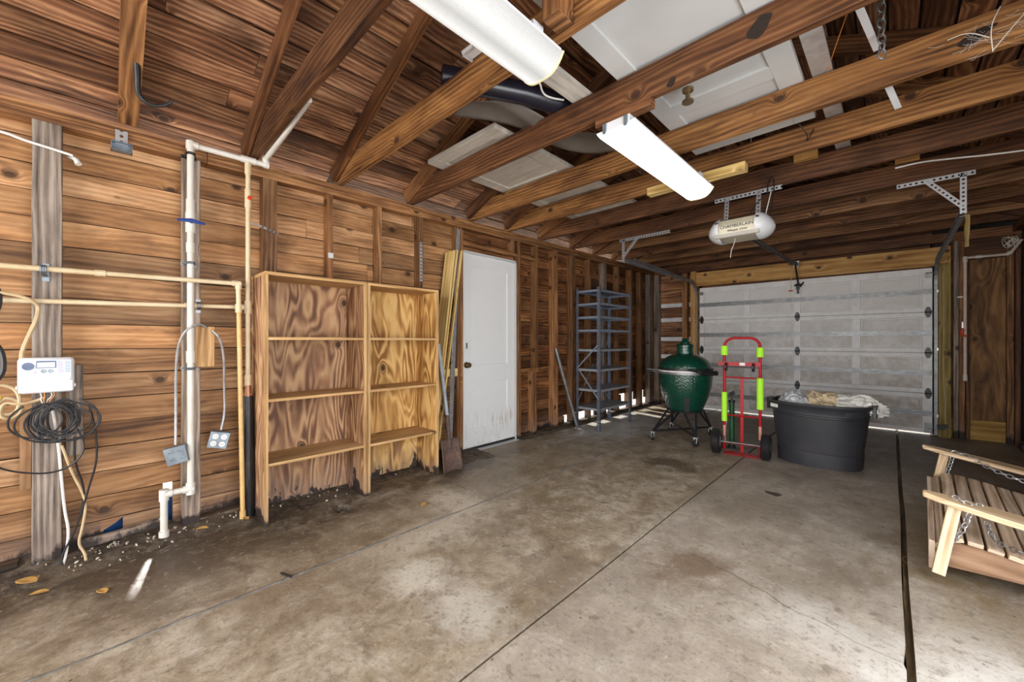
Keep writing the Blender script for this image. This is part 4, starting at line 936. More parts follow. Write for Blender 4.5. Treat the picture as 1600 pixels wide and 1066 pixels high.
for p, q in (((ax + .02, ay - .002, .80), (bx - .02, ay - .002, 1.10)), ((bx - .02, ay - .002, .42), (ax + .02, ay - .002, .80)), ((ax - .0, ay + .02, .32), (ax - .0, ay + .4, .82)), ((ax, by - .02, 1.15), (ax, by - .35, .80)), ((ax, ay + .4, .82), (ax, by - .02, .32))):
    m = MB(); m.beam(p, q, .003, .018, rnd=False); m.build('brace', 'rack', sh)

# ------------------------------------------------------------------ kamado grill
EC = Vector((-1.78, 4.83, 0))
eg = thing('kamado_grill', 'green dimpled ceramic egg grill on a black wheeled stand', 'grill', EC)
m = MB(); m.lathe([(0, .318), (.15, .318), (.185, .33), (.225, .42), (.262, .52), (.286, .62), (.298, .72), (.300, .785)], EC, 48); bs = m.build('base', 'egg', eg)
m = MB(); m.box(EC + Vector((.15, -.21, .30)), EC + Vector((.20, -.18, .44)))
m = MB()
va = Vector((.215, -.80, 0)).normalized()
m = MB(); dv = Vector((.42, -.9, 0)).normalized(); sd = Vector((dv.y, -dv.x, 0))
for z0_, r0, z1_, r1 in ((.325, .188, .42, .228), (.42, .228, .50, .258)):
    m.prism([EC + dv * (r0 + .004) - sd * .028 + Vector((0, 0, z0_)), EC + dv * (r0 + .004) + sd * .028 + Vector((0, 0, z0_)), EC + dv * (r1 + .004) + sd * .028 + Vector((0, 0, z1_)), EC + dv * (r1 + .004) - sd * .028 + Vector((0, 0, z1_))], -dv * .01)
m.build('draft_door', 'ink', eg)
m = MB(); m.lathe([(.298, .818), (.295, .845), (.285, .872), (.266, .902), (.24, .93), (.205, .956), (.165, .978), (.125, .993), (.085, 1.002), (.0, 1.004)], EC, 48); m.build('dome', 'egg', eg)
m = MB(); m.lathe([(0, .99), (.092, .992), (.095, 1.01), (.090, 1.07), (.098, 1.075), (.098, 1.10), (.085, 1.115), (.05, 1.12)], EC, 32); m.lathe([(.05, 1.115), (.055, 1.13), (.04, 1.145), (.035, 1.165), (.018, 1.18), (0, 1.182)], EC, 24); m.build('cap', 'egg', eg)
for z in (.775, .82):
    m = MB(); m.lathe([(.302, z - .014), (.306, z - .012), (.306, z + .012), (.300, z + .014)], EC, 48); m.build('band', 'blackm' if z > .8 else 'steel_d', eg)
m = MB(); m.lathe([(.298, .785), (.301, .80), (.298, .818)], EC, 48); m.build('gasket', 'cable_w', eg)
hd_ = Vector((.88, -.48, 0)).normalized(); sd = Vector((hd_.y, -hd_.x, 0))
m = MB(); m.tube([EC + hd_ * .30 - sd * .0 + Vector((0, 0, .82)), EC + hd_ * .36 + Vector((0, 0, .82))], .01); m.tube([EC + hd_ * .365 + sd * .10 + Vector((0, 0, .79)), EC + hd_ * .375 - sd * .10 + Vector((0, 0, .79))], [.026, .026], 12)
m.tube([EC + hd_ * .30 + sd * .22 + Vector((0, 0, .83)), EC + hd_ * .365 + sd * .09 + Vector((0, 0, .79))], .010); m.build('handle', 'black', eg)
m = MB(); bd = Vector((-.97, -.2, 0)).normalized(); s2 = Vector((bd.y, -bd.x, 0))
m.beam(EC + bd * .27 + Vector((0, 0, .79)), EC + bd * .44 + Vector((0, 0, .80)), .03, .012, rnd=False); m.beam(EC + bd * .27 + Vector((0, 0, .76)), EC + bd * .40 + Vector((0, 0, .78)), .02, .008, rnd=False); m.box(EC + bd * .40 + Vector((-.02, -.012, .765)), EC + bd * .40 + Vector((.02, .012, .815))); m.build('side_bracket', 'blackm', eg)
cs = [Vector((-1.99, 4.42, 0)), Vector((-1.53, 4.46, 0)), Vector((-1.585, 5.12, 0)), Vector((-2.03, 5.06, 0))]
fr_ = MB()
ring = [EC + Vector((.20 * math.cos(a_), .20 * math.sin(a_), .33)) for a_ in [2 * PI * k / 24 for k in range(24)]]; fr_.tube(ring, .009, 6, closed=True)
for a_, b_ in ((0, 2), (1, 3)): fr_.beam(cs[a_] + Vector((0, 0, .105)), cs[b_] + Vector((0, 0, .105)), .02, .02, rnd=False)
fr_.build('stand_frame', 'blackm', eg)
for i, c in enumerate(cs):
    dv = (c - EC); dv.z = 0; dv.normalize()
    for off in (-.32, .32):
        a_ = math.atan2(dv.y, dv.x) + off; top = EC + Vector((.205 * math.cos(a_), .205 * math.sin(a_), .335))
        m = MB(); m.beam(top, c + Vector((0, 0, .11)), .026, .012, up=dv, rnd=False); m.build('leg', 'blackm', eg)
    cst = MB(); cst.box(c + Vector((-.022, -.022, .09)), c + Vector((.022, .022, .102))); cst.beam(c + Vector((-.014, 0, .09)), c + Vector((-.014, -.014, .035)), .004, .03, rnd=False); cst.beam(c + Vector((.014, 0, .09)), c + Vector((.014, -.014, .035)), .004, .03, rnd=False)
    cc = cst.build('caster', 'steel', eg)
    wv = MB(); RY = Matrix.Rotation(math.radians((10, -35, 60, 20)[i]), 3, 'Z') @ Matrix.Rotation(PI / 2, 3, 'Y')
    wv.lathe([(0, -.011), (.028, -.011), (.036, -.008), (.036, .008), (.028, .011), (0, .011)], c + Vector((0, -.01, .037)), 24, RY); wv.build('wheel', 'black', cc)

# ------------------------------------------------------------------ hand truck
ht = thing('hand_truck', 'red hand truck with lime green foam sleeves and black wheels', 'hand truck', (-1.095, 4.50, 0), math.radians(7))
xl, xr, H_ = -.158, .158, 1.18
m = MB(); pts = [(xl, 0, .03), (xl, 0, H_ - .09)] + [(xl + .09 - .09 * math.cos(a_), 0, H_ - .09 + .09 * math.sin(a_)) for a_ in [PI / 2 * k / 6 for k in range(1, 7)]] + [(xr - .09 + .09 * math.sin(a_), 0, H_ - .09 + .09 * math.cos(a_)) for a_ in [PI / 2 * k / 6 for k in range(0, 7)]] + [(xr, 0, .03)]
m.tube(pts, .0135, 10); m.build('frame', 'red', ht, local=True)
for x, z0_, z1_ in ((xl, .11, .275), (xr, .11, .30)):
    m = MB(); m.tube([(x, 0, z0_), (x, 0, z1_)], .0142, 10); m.build('faded_tube', 'pink', ht, local=True)
m = MB(); m.beam((xl - .055, -.016, .915), (xr + .005, -.016, .915), .004, .04, rnd=False); cb = m.build('crossbar', 'red', ht, local=True)
m = MB(); m.box((-.02, -.0195, .90), (.03, -.018, .93)); m.build('sticker', 'cable_w', cb, local=True)
for z in (.775, .385, .10):
    m = MB(); m.tube([(xl, -.004, z), (xr, -.004, z)], .0075 if z > .2 else .010, 8); m.build('crossbar', 'red', ht, local=True)
m = MB(); m.beam((0, .004, .02), (0, .004, .775), .026, .006, up=(0, 1, 0), rnd=False); m.build('centre_bar', 'red', ht, local=True)
for x, z0_, z1_, r_ in ((xl, 1.005, 1.10, .034), (xr, .99, 1.085, .034), (xr, .47, .78, .031), (xl, .32, .62, .027)):
    m = MB(); m.lathe([(.014, z0_), (r_, z0_), (r_, z1_), (.014, z1_)], (x, 0, 0), 20); m.build('foam_sleeve', 'lime', ht, local=True)
for x in (xl + .02, xr - .055):
    m = MB(); RY = Matrix.Rotation(PI / 2, 3, 'Y'); m.lathe([(0, -.011), (.03, -.012), (.043, -.008), (.043, .008), (.03, .012), (0, .011)], (x, -.035, .885), 24, RY); w2 = m.build('small_wheel', 'black', ht, local=True)
    m = MB(); m.box((x - .014, -.03, .88), (x + .014, -.018, .93)); m.build('wheel_bracket', 'red', w2, local=True)
m = MB(); m.tube([(-.215, -.10, .125), (.215, -.10, .125)], .008, 8); m.beam((xl, 0, .17), (xl, -.10, .125), .02, .006, rnd=False); m.beam((xr, 0, .17), (xr, -.10, .125), .02, .006, rnd=False); m.build('axle', 'steel_d', ht, local=True)
for sg in (-1, 1):
    m = MB(); x = sg * .215
    pr = [(.05, -.03), (.07, -.036), (.10, -.040), (.113, -.034)] + [(.122 + .003 * ((k % 2)), -.030 + .060 * k / 12) for k in range(13)] + [(.113, .034), (.10, .040), (.07, .036), (.05, .03)]
    m.lathe([(0, -.03)] + pr + [(0, .03)], (x, -.10, .125), 36, Matrix.Rotation(PI / 2, 3, 'Y')); wh = m.build('wheel', 'black', ht, local=True)
    m = MB(); m.lathe([(0, -.041), (.03, -.041), (.055, -.034), (.055, .034), (.03, .041), (0, .041)], (x, -.10, .125), 24, Matrix.Rotation(PI / 2, 3, 'Y')); m.build('hub', 'steel', wh, local=True)
m = MB(); m.box((-.150, -.11, .004), (.165, .03, .010)); m.build('toe_plate', 'red', ht, local=True)

# floor pump
fp = thing('floor_pump', 'slim green floor pump with black handle standing behind the hand truck', 'pump', (-1.235, 4.68, 0))
c = Vector((-1.235, 4.68, 0))
m = MB(); m.lathe([(0, .03), (.026, .03), (.026, .50), (0, .50)], c, 20); m.build('cylinder', plain('dark green paint', (.012, .085, .03), .35), fp)
m = MB(); m.lathe([(.026, .49), (.032, .49), (.032, .515), (0, .52)], c, 20); m.tube([c + Vector((0, 0, .515)), c + Vector((0, 0, .56))], .007); m.tube([c + Vector((-.02, -.01, .575)), c + Vector((.022, .01, .60))], .017, 10); m.build('handle', 'black', fp)
m = MB(); m.box(c + Vector((-.09, -.05, .0)), c + Vector((.09, .04, .012))); m.lathe([(0, .01), (.045, .012), (.03, .035), (0, .04)], c, 16); m.build('foot', M_['blackm'], fp)
m = MB(); m.tube([c + Vector((-.03, -.03, .05)), c + Vector((-.045, -.04, .2)), c + Vector((-.04, -.035, .36)), c + Vector((-.03, -.02, .49))], .005, 6, smooth=1); m.build('hose', 'steel_d', fp)

# ------------------------------------------------------------------ tub and bags
TC = Vector((-.50, 4.74, 0))
tb = thing('plastic_tub', 'large charcoal oval plastic tub holding bags of cloth', 'tub', TC, math.radians(-3))
m = MB()
pr = [(0, .012), (.78, .012), (.80, .0), (.825, .0), (.835, .05), (.85, .13), (.835, .135), (.840, .15), (.935, .45), (.92, .455), (.922, .468), (.962, .475), (.965, .53), (1.0, .545), (1.02, .56), (1.02, .575), (.99, .578), (.95, .565), (.92, .50), (.80, .04), (0, .03)]
m.lathe(pr, (0, 0, 0), 56, sx=.385, sy=.315, e=2.7); m.build('shell', 'tube_black', tb, local=True)
for sg in (-1, 1):
    m = MB(); m.box((sg * .385, -.075, .47), (sg * .412, .075, .572)); m.box((sg * .36, -.085, .565), (sg * .415, .085, .578)); m.build('handle', 'tube_black', tb, local=True, bevel=.004)
m = MB(); m.prism([(-.335, -.235, .515), (-.27, -.272, .512), (-.27, -.272, .543), (-.335, -.235, .548)], (-.004, -.006, 0)); m.build('sticker', 'cable_w', tb, local=True)
def bag(c, sx_, sy, sz, seed, mat, label, name):
    m = MB()
    def f(u, v):
        th = v * 2 * PI; ph = (u - .5) * PI; d0 = Vector((math.cos(ph) * math.cos(th), math.cos(ph) * math.sin(th), math.sin(ph)))
        n = mnoise.fractal(d0 * 1.6 + Vector((seed, 0, 0)), 1., 2., 3) * .28 + abs(mnoise.noise(d0 * 4.3 + Vector((0, seed, 0)))) * .22 + abs(mnoise.noise(d0 * 9.5 + Vector((0, seed, 2)))) * .08
        r_ = .82 + n; return (c[0] + d0.x * sx_ * r_, c[1] + d0.y * sy * r_, c[2] + d0.z * sz * r_)
    m.grid(f, 40, 64); return m.build(name, mat, label=label, cat='bag', group='bags in the black tub')
bag((-.68, 4.74, .50), .17, .20, .17, 1.3, 'cloth_b', 'grey translucent plastic bag at the left side of the tub', 'plastic_bag')
bag((-.47, 4.77, .51), .19, .20, .165, 5.1, 'cloth_t', 'bundle of crumpled beige cloth in the middle of the tub', 'cloth_bundle')
bag((-.26, 4.80, .545), .25, .18, .125, 9.4, 'cloth_w', 'white plastic bag spilling over the right rim of the tub', 'plastic_bag')

# ------------------------------------------------------------------ porch swing
TH = math.radians(9.5)
swg = thing('porch_swing', 'weathered wooden slatted porch swing lying on the floor with chains', 'porch swing', (.15, 2.80, .03), math.radians(-2.2))
W = 1.13                      # between arms, along local +Y
prof = [(.0, .105), (.018, .15), (.07, .185), (.13, .186), (.19, .176), (.25, .165), (.31, .15), (.37, .138), (.43, .128), (.49, .122)]
m = MB(); m.beam((-.008, -.0, .02 + .06), (-.008, W, .02 + .10), .022, .14); m.build('front_rail', 'swing', swg, local=True, bevel=.002)
for i, (x, z) in enumerate(prof[1:], 1):
    zx = (prof[min(i + 1, len(prof) - 1)][1] - prof[i - 1][1]) / (prof[min(i + 1, len(prof) - 1)][0] - prof[i - 1][0])
    up = Vector((-zx, 0, 1)).normalized()
    m = MB(); m.beam((x, -.0, z - .012), (x, W, z + .035), .05, .02, up=up, seg=3, jit=.0008); m.build('slat', 'swing', swg, local=True, bevel=.003)
for y in (.04, W / 2, W - .04):
    zz = .045 * y / W
    m = MB(); m.prism([(x, y - .016, max(z - .03 + zz, 0.0)) for x, z in prof] + [(.58, y - .016, .10 + zz), (.58, y - .016, .02 + zz * .5), (.3, y - .016, .045 + zz * .5), (.0, y - .016, .03 + zz)], (0, .032, 0), va=(0, 0, 1)); m.build('seat_rail', 'rail_brown_shaded', swg, local=True)
for i in range(12):
    y = .03 + (W - .06) * i / 11
    m = MB(); m.beam((.52, y, .12), (.80, y, .60), .055, .018, up=(-1, 0, .5)); m.build('back_slat', 'swing', swg, local=True, bevel=.002)
for z, x in ((.2, .575), (.52, .765)):
    m = MB(); m.beam((x + .03, 0, z), (x + .03, W, z), .06, .025, up=(-1, 0, .5)); m.build('back_rail', 'swing', swg, local=True)
for y, zo in ((-.045, 0.), (W + .045, .0)):
    m = MB(); L_ = .72; dx, dz = math.cos(TH), -math.sin(TH); x0, z0_ = -.04, .37 + zo
    prf = []
    for u in [0, .03, .08, .15, .3, .5, .7, .9, 1.]:
        prf.append((u * L_, .022 + .050 * min(1, math.sin(min(u / .3, 1) * PI / 2) ** .8)))
    out = [(x0 + u * dx, y + h, z0_ + u * dz) for u, h in prf] + [(x0 + u * dx, y - h * .95, z0_ + u * dz) for u, h in reversed(prf)]
    m.prism(out, (0, 0, .026)); m.build('arm', 'swingarm', swg, local=True, bevel=.006)
    m = MB(); m.beam((.012, y * 1. + (.02 if y > 0 else -.0), .015 if y < 0 else .03), (.065, y, z0_ - .012), .030, .045, up=(1, 0, 0), t=(.35, .5)); m.build('arm_post', 'swingarm', swg, local=True, bevel=.003)
    m = MB(); m.beam((.62, y, .10), (.62, y, .27), .03, .05, up=(1, 0, 0)); m.build('rear_post', 'swing', swg, local=True)
chain('chain', [(.11, -.05, .335), (.09, -.05, .25), (.05, -.02, .16), (.03, -.01, .10)], .016, .0028, 'steel', swg, local=True)
chain('chain', [(.06, -.03, .39), (.10, -.06, .375), (.15, -.02, .37)], .013, .0025, 'steel', swg, local=True)
chain('chain', [(.16, -.01, .30), (.18, .0, .22), (.22, .02, .192), (.28, .05, .175), (.36, .06, .165), (.46, .10, .155)], .015, .0026, 'steel_d', swg, local=True)
chain('chain', [(.10, W + .03, .375), (.17, W + .0, .368), (.25, W - .05, .32), (.35, W - .1, .285), (.46, W - .1, .27), (.58, W - .1, .28)], .016, .0028, 'steel', swg, local=True)
chain('chain', [(.10, W + .02, .345), (.09, W + .01, .29), (.07, W, .22)], .015, .0026, 'steel', swg, local=True)

# ------------------------------------------------------------------ plumbing on the left wall
PX = -3.03
def pipe(name, label, segs, mat, r_, parts=()):
    o = thing(name, label, 'pipe', segs[0][0]); m = MB()
    for s_ in segs: m.tube(s_, r_, 14)
    m.build('run', mat, o)
    for nm, a_, b_, rr, mt in parts:
        q = MB(); q.tube([a_, b_], rr, 16); q.build(nm, mt, o)
    return o
r1 = .0175
wp = pipe('white_water_pipe', 'vertical white pipe with blue valve on the grey stud', [[(PX, .235, -.0), (PX, .235, .262)], [(PX, .235, .262), (PX, .355, .262)], [(PX, .355, .262), (PX, .355, 2.33)], [(PX, .355, 2.33), (PX, .75, 2.335)], [(PX, .75, 2.335), (PX, .75, 2.375)], [(PX, .75, 2.375), (-2.55, .742, 2.39), (-2.2, .742, 2.42)]], 'pvc', r1,
    [('elbow', (PX, .235, .225), (PX, .235, .29), .023, 'pvc'), ('elbow', (PX, .355, .23), (PX, .355, .30), .023, 'pvc'), ('elbow', (PX, .225, .262), (PX, .27, .262), .023, 'pvc'), ('elbow', (PX, .32, .262), (PX, .368, .262), .023, 'pvc'),
     ('elbow', (PX, .355, 2.30), (PX, .355, 2.35), .023, 'pvc'), ('elbow', (PX, .343, 2.332), (PX, .39, 2.332), .023, 'pvc'), ('tee', (PX, .61, 2.335), (PX, .69, 2.335), .022, 'pvc'), ('elbow', (PX, .735, 2.335), (PX, .765, 2.335), .022, 'pvc'), ('elbow', (PX, .75, 2.325), (PX, .75, 2.385), .022, 'pvc'),
     ('coupling', (PX, .355, 1.92), (PX, .355, 2.0), .022, 'pvc'), ('coupling', (PX, .355, 1.68), (PX, .355, 1.74), .022, 'pvc'), ('coupling', (PX, .355, 1.02), (PX, .355, 1.09), .0225, 'pvc'), ('foot_coupling', (PX, .235, .0), (PX, .235, .05), .024, 'pvc')])
m = MB(); m.tube([(PX, .355, 1.80), (PX, .355, 1.92)], .025, 16); vb = m.build('valve_body', 'pvc', wp)
m = MB(); m.tube([(PX + .03, .29, 1.86), (PX + .035, .355, 1.868), (PX + .03, .42, 1.86)], [.007, .012, .007], 8); m.tube([(PX, .355, 1.86), (PX + .035, .355, 1.866)], .012); m.build('valve_handle', 'blue', vb)
def clamp(c, horizontal, mat='boxsteel', label='', rr=.021, w_=.075):
    t_ = MB()
    bx = -3.1035; X_, Y_, Z_ = c
    if horizontal:
        t_.box((bx, Y_ - .012, Z_ - w_ / 2), (bx + .003, Y_ + .012, Z_ + w_ / 2))
        for dy in (-.007, 0., .007): t_.tube([(bx + .002, Y_ + dy, Z_ - rr), (X_, Y_ + dy, Z_ - rr), (X_ + rr * .95, Y_ + dy, Z_ - rr * .4), (X_ + rr * .95, Y_ + dy, Z_ + rr * .4), (X_, Y_ + dy, Z_ + rr), (bx + .002, Y_ + dy, Z_ + rr)], .004, 6)
    else:
        t_.box((bx, Y_ - w_ / 2, Z_ - .010), (bx + .003, Y_ + w_ / 2, Z_ + .010))
        for dz in (-.005, .003): t_.tube([(bx + .002, Y_ - rr, Z_ + dz), (X_, Y_ - rr, Z_ + dz), (X_ + rr * .95, Y_ - rr * .4, Z_ + dz), (X_ + rr * .95, Y_ + rr * .4, Z_ + dz), (X_, Y_ + rr, Z_ + dz), (bx + .002, Y_ + rr, Z_ + dz)], .0045, 6)
        for s_ in (-1, 1): t_.lathe([(0, 0), (.006, 0), (0, .004)], (bx + .003, Y_ + s_ * w_ * .42, Z_), 8, Matrix.Rotation(PI / 2, 3, 'Y'))
    return t_.build('pipe_clamp', mat, label=label, cat='clamp', group='pipe clamps')
clamp((PX, .355, 1.62), False, label='steel clamp on the white pipe just below its blue valve')
clamp((PX, .355, .985), False, label='steel clamp on the white pipe beside the wooden block')
clamp((PX, .355, 2.275), False, 'blackm', label='dark clamp on the white pipe under its top elbow')
clamp((PX + .036, -.212, 1.50), True, label='blue-grey clamp holding the upper cream pipe to the grey stud', w_=.09)
clamp((PX - .035, .40, 1.367), True, 'steel_d', label='small metal clamp on the lower cream pipe near the white pipe', w_=.085)
r2 = .0135
XU = PX + .036
up_ = pipe('cream_water_pipe', 'upper horizontal cream pipe turning down beside the bookcase', [[(XU, -1.4, 1.49), (XU, .587, 1.515)], [(XU, .587, 1.515), (XU, .59, 1.36)]], 'cpvc', r2,
    [('elbow', (XU, .555, 1.515), (XU, .60, 1.516), .018, 'cpvc'), ('elbow', (XU, .588, 1.48), (XU, .588, 1.525), .018, 'cpvc'), ('coupling', (XU, -.04, 1.507), (XU, .0, 1.508), .017, 'cpvc'), ('coupling', (XU, .589, 1.33), (XU, .589, 1.385), .0185, 'cpvc')])
m = MB(); m.tube([(XU, .59, 1.36), (XU, .612, .02)], r2, 12); m.build('lower_run', 'cpvc_old', up_)
m = MB(); m.tube([(XU, .611, .06), (XU, .612, .0)], .018, 12); m.build('foot_coupling', 'cpvc_old', up_)
pipe('cream_water_pipe', 'lower horizontal cream pipe running straight to the tee', [[(PX - .035, -1.4, 1.32), (PX - .035, .64, 1.372)]], 'cpvc', r2 * .95, [('coupling', (PX - .035, .33, 1.366), (PX - .035, .40, 1.367), .017, 'cpvc'), ('end_fitting', (PX - .035, .60, 1.371), (PX - .035, .64, 1.372), .018, 'cpvc')])
vp = pipe('cream_water_pipe', 'vertical cream pipe with red valve left of the bookcase', [[(PX, .648, .86), (PX, .648, 2.33)]], 'cpvc', r2 * 1.05, [('tee', (PX, .648, 1.33), (PX, .648, 1.41), .02, 'cpvc'), ('coupling', (PX, .648, .86), (PX, .648, .93), .019, 'cpvc'), ('coupling', (PX, .648, 2.24), (PX, .648, 2.31), .019, 'cpvc'), ('valve_body', (PX, .648, 2.02), (PX, .648, 2.14), .019, 'cpvc')])
m = MB(); m.tube([(PX, .648, 2.08), (PX + .03, .655, 2.085)], .013, 10); m.build('valve_handle', 'redp', vp)
m = MB(); m.tube([(PX, .648, .78), (PX, .648, .86)], [.024, .016], 12); m.tube([(PX - .02, .63, .80), (PX + .02, .67, .80)], .01, 8); m.build('copper_joint', 'copper', vp)
m = MB(); m.tube([(PX, .652, .01), (PX, .650, .2), (PX + .003, .648, .4), (PX - .002, .65, .6), (PX, .648, .79)], [.036, .036, .034, .033, .030], 12); m.build('insulation_wrap', 'insul', vp)
m = MB(); m.tube([(PX - .06, .625, .01), (PX - .05, .628, .6)], .008, 8); m.build('thin_pipe', 'cpvc_old', label='thin yellowed tube behind the cream pipe beside black wrapping', cat='pipe')

# ------------------------------------------------------------------ electrics on the left wall
wbk = MB(); wbk.box((-3.10, .385, .992), (-3.055, .475, 1.238)); wbk.build('wood_block', 'treated', label='square yellowish wooden block mounted by the white pipe', cat='block', bevel=.002) if False else None
m = MB(); m.box((-3.103, .388, .99), (-3.06, .476, 1.24), t=(.9, .6)); m.build('wood_block', M_['shelfw'], label='yellowish wooden block mounted beside the white pipe, conduit over it', cat='block', bevel=.002)
def conduit(pts, label):
    m = MB(); P = [Vector(p) for p in pts]
    for _ in range(3):
        Q = [P[0]]
        for a_, c in zip(P, P[1:]): Q += [a_ * .75 + c * .25, a_ * .25 + c * .75]
        Q.append(P[-1]); P = Q
    L = sum((b_ - a_).length for a_, b_ in zip(P, P[1:])); n = int(L / .0035); out = []; acc = 0; i = 0; seg = (P[1] - P[0]).length
    for k in range(n):
        s_ = L * k / n
        while acc + seg < s_ and i < len(P) - 2: acc += seg; i += 1; seg = (P[i + 1] - P[i]).length
        out.append(P[i].lerp(P[i + 1], min(1, (s_ - acc) / seg)))
    m.tube(out, [.0075 if k % 2 else .0060 for k in range(n)], 8); return m.build('flexible_conduit', 'steel', label=label, cat='conduit', group='flexible steel conduits')
conduit([(-3.05, .43, 1.235), (-3.02, .40, 1.255), (-2.985, .33, 1.225), (-2.985, .29, 1.12), (-2.99, .283, .95), (-3.0, .285, .75), (-3.02, .285, .54)], 'flexible steel conduit looping down to the outlet box in front of the white pipe')
conduit([(-3.05, .46, 1.215), (-3.03, .50, 1.17), (-3.03, .52, 1.05), (-3.03, .52, .85), (-3.03, .525, .70), (-3.04, .505, .585)], 'flexible steel conduit dropping to the outlet box nearer the bookcase')
def outlet(c, rx_, rz_, label, white):
    o = thing('outlet_box', label, 'outlet box', c, group='metal outlet boxes'); Mx = Matrix.Rotation(rx_, 4, 'Z') @ Matrix.Rotation(rz_, 4, 'X')
    m = MB(); m.box((-.022, -.052, -.052), (.022, .052, .052)); m.xf(Mx); m.build('box', 'boxsteel', o, local=True, bevel=.007)
    m = MB(); m.box((.022, -.05, -.05), (.026, .05, .05)); m.xf(Mx); cv = m.build('cover', 'boxsteel', o, local=True, bevel=.004)
    for y in (-.022, .022):
        for z in (-.022, .022):
            m = MB(); m.lathe([(0, 0), (.016, 0), (.016, .003), (0, .003)], (.026, y, z), 14, Matrix.Rotation(PI / 2, 3, 'Y')); m.xf(Mx); q = m.build('socket', 'cable_w' if white else 'boxsteel', cv, local=True)
            m = MB()
            for s_ in (-.005, .005): m.box((.0285, y + s_ - .001, z - .005), (.0305, y + s_ + .001, z + .005))
            m.xf(Mx); m.build('slot', 'ink', q, local=True)
outlet((-3.03, .292, .48), math.radians(-15), math.radians(12), 'metal outlet box with grey sockets hanging left of the white pipe', False)
outlet((-3.045, .495, .53), math.radians(-10), math.radians(-14), 'metal outlet box with four white sockets hanging beside the bookcase', True)
jb = thing('junction_box', 'open metal junction box under the top plate at upper left', 'junction box', (-3.1, .065, 2.2))
m = MB(); 
for a_, b_ in (((-3.115, .02, 2.205), (-3.112, .105, 2.255)), ((-3.115, .02, 2.205), (-3.07, .023, 2.255)), ((-3.115, .102, 2.205), (-3.07, .105, 2.255)), ((-3.115, .02, 2.205), (-3.07, .105, 2.208)), ((-3.115, .02, 2.252), (-3.07, .105, 2.255))): m.box(a_, b_)
m.build('box', 'boxsteel', jb)
m = MB(); m.beam((-3.105, .062, 2.25), (-3.105, .062, 2.33), .05, .002, up=(1, 0, 0), rnd=False); m.build('bracket', 'perf', jb)
# rafter hook
m = MB(); Y0 = .10
hk = [(-2.72, .11, 2.60), (-2.75, .11, 2.56), (-2.79, .115, 2.51), (-2.82, .115, 2.46), (-2.84, .125, 2.43), (-2.84, .16, 2.41), (-2.83, .20, 2.41), (-2.81, .235, 2.43), (-2.80, .25, 2.45)]
m.tube(hk, [.016, .020, .026, .032, .036, .034, .028, .018, .006], 10, smooth=1, flat=.8); m.build('billhook', 'blackm', label='black curved hook blade hanging on the nearest rafter', cat='hook')
m = MB(); m.tube([(-3.09, -1.0, 2.2), (-3.09, -.35, 2.165), (-3.09, -.28, 2.145), (-3.09, -.19, 2.135), (-3.095, -.12, 2.125)], .0065, 8, smooth=2); m.build('power_cable', 'cable_w', label='grey-white cable entering across the top of the grey stud', cat='cable')
m = MB(); m.tube([(-3.15, -.14, 2.13), (-3.12, -.11, 2.12), (-3.11, -.10, 2.09)], [.008, .02, .014], 8, smooth=1); m.build('tape_wrap', 'cable_w', label='white taped cable end beside the top of the grey stud', cat='tape')

# controller
ic = thing('sprinkler_controller', 'white sprinkler timer with dial, display and buttons', 'controller', (-3.0, -.2, .89))
def CB(a_, b_, mat, name, par=None, bevel=0): m = MB(); m.box(a_, b_); return m.build(name, mat, par or ic, bevel=bevel)
y0, y1, z0_, z1_ = -.296, -.112, .892, 1.068
body = CB((-3.075, y0, z0_), (-3.012, y1, z1_), 'white', 'housing', bevel=.016)
CB((-3.014, y0 + .010, z0_ + .068), (-3.008, y1 - .008, z1_ - .010), 'palegreyp', 'face_plate', bevel=.003)
CB((-3.014, y0 + .004, z0_ + .006), (-3.009, y1 - .004, z0_ + .060), 'white', 'lower_cover', bevel=.004)
for s_ in (y0 - .005, y1 - .001): CB((-3.03, s_, .918), (-3.02, s_ + .006, .932), 'white', 'latch')
CB((-3.0085, -.236, z1_ - .052), (-3.006, -.172, z1_ - .016), 'slate', 'display_frame'); CB((-3.007, -.233, z1_ - .048), (-3.0048, -.176, z1_ - .024), 'lcd', 'display')
RY = Matrix.Rotation(PI / 2, 3, 'Y')
m = MB(); m.lathe([(0, 0), (.019, 0), (.018, .006), (0, .007)], (-3.008, -.262, z1_ - .042), 20, RY); m.box((-3.002, -.277, z1_ - .046), (-2.998, -.247, z1_ - .038)); m.build('dial', 'slate', ic)
for y in (-.213, -.190): m = MB(); m.lathe([(0, 0), (.0095, 0), (.0085, .003), (0, .0035)], (-3.008, y, z1_ - .067), 16, RY); m.build('button', 'boxsteel', ic)
for y, mt in ((-.262, 'lime'), (-.240, 'lilac')): m = MB(); m.prism([(-3.0075, y - .006, z1_ - .068), (-3.0075, y + .006, z1_ - .068), (-3.0075, y, z1_ - .082)], (.0008, 0, 0)); m.build('mark', plain('soft ' + mt, (.45, .62, .5) if mt == 'lime' else (.45, .42, .6), .5), ic)
for c_, (y, mt) in enumerate(((-.158, 'lilac'), (-.134, 'tealb'))):
    for r_ in range(7): CB((-3.008, y - .009, z1_ - .024 - r_ * .0085), (-3.006, y + .009, z1_ - .020 - r_ * .0085), mt, 'station_label')
MX = Matrix.Translation(Vector((-3.0086, -.205, .925)) - ic.location) @ Matrix.Rotation(PI / 2, 4, 'Z') @ Matrix.Rotation(PI / 2, 4, 'X')
text('Rain Bird', .022, 'white', ic, MX, ext=.001, shear=.3)
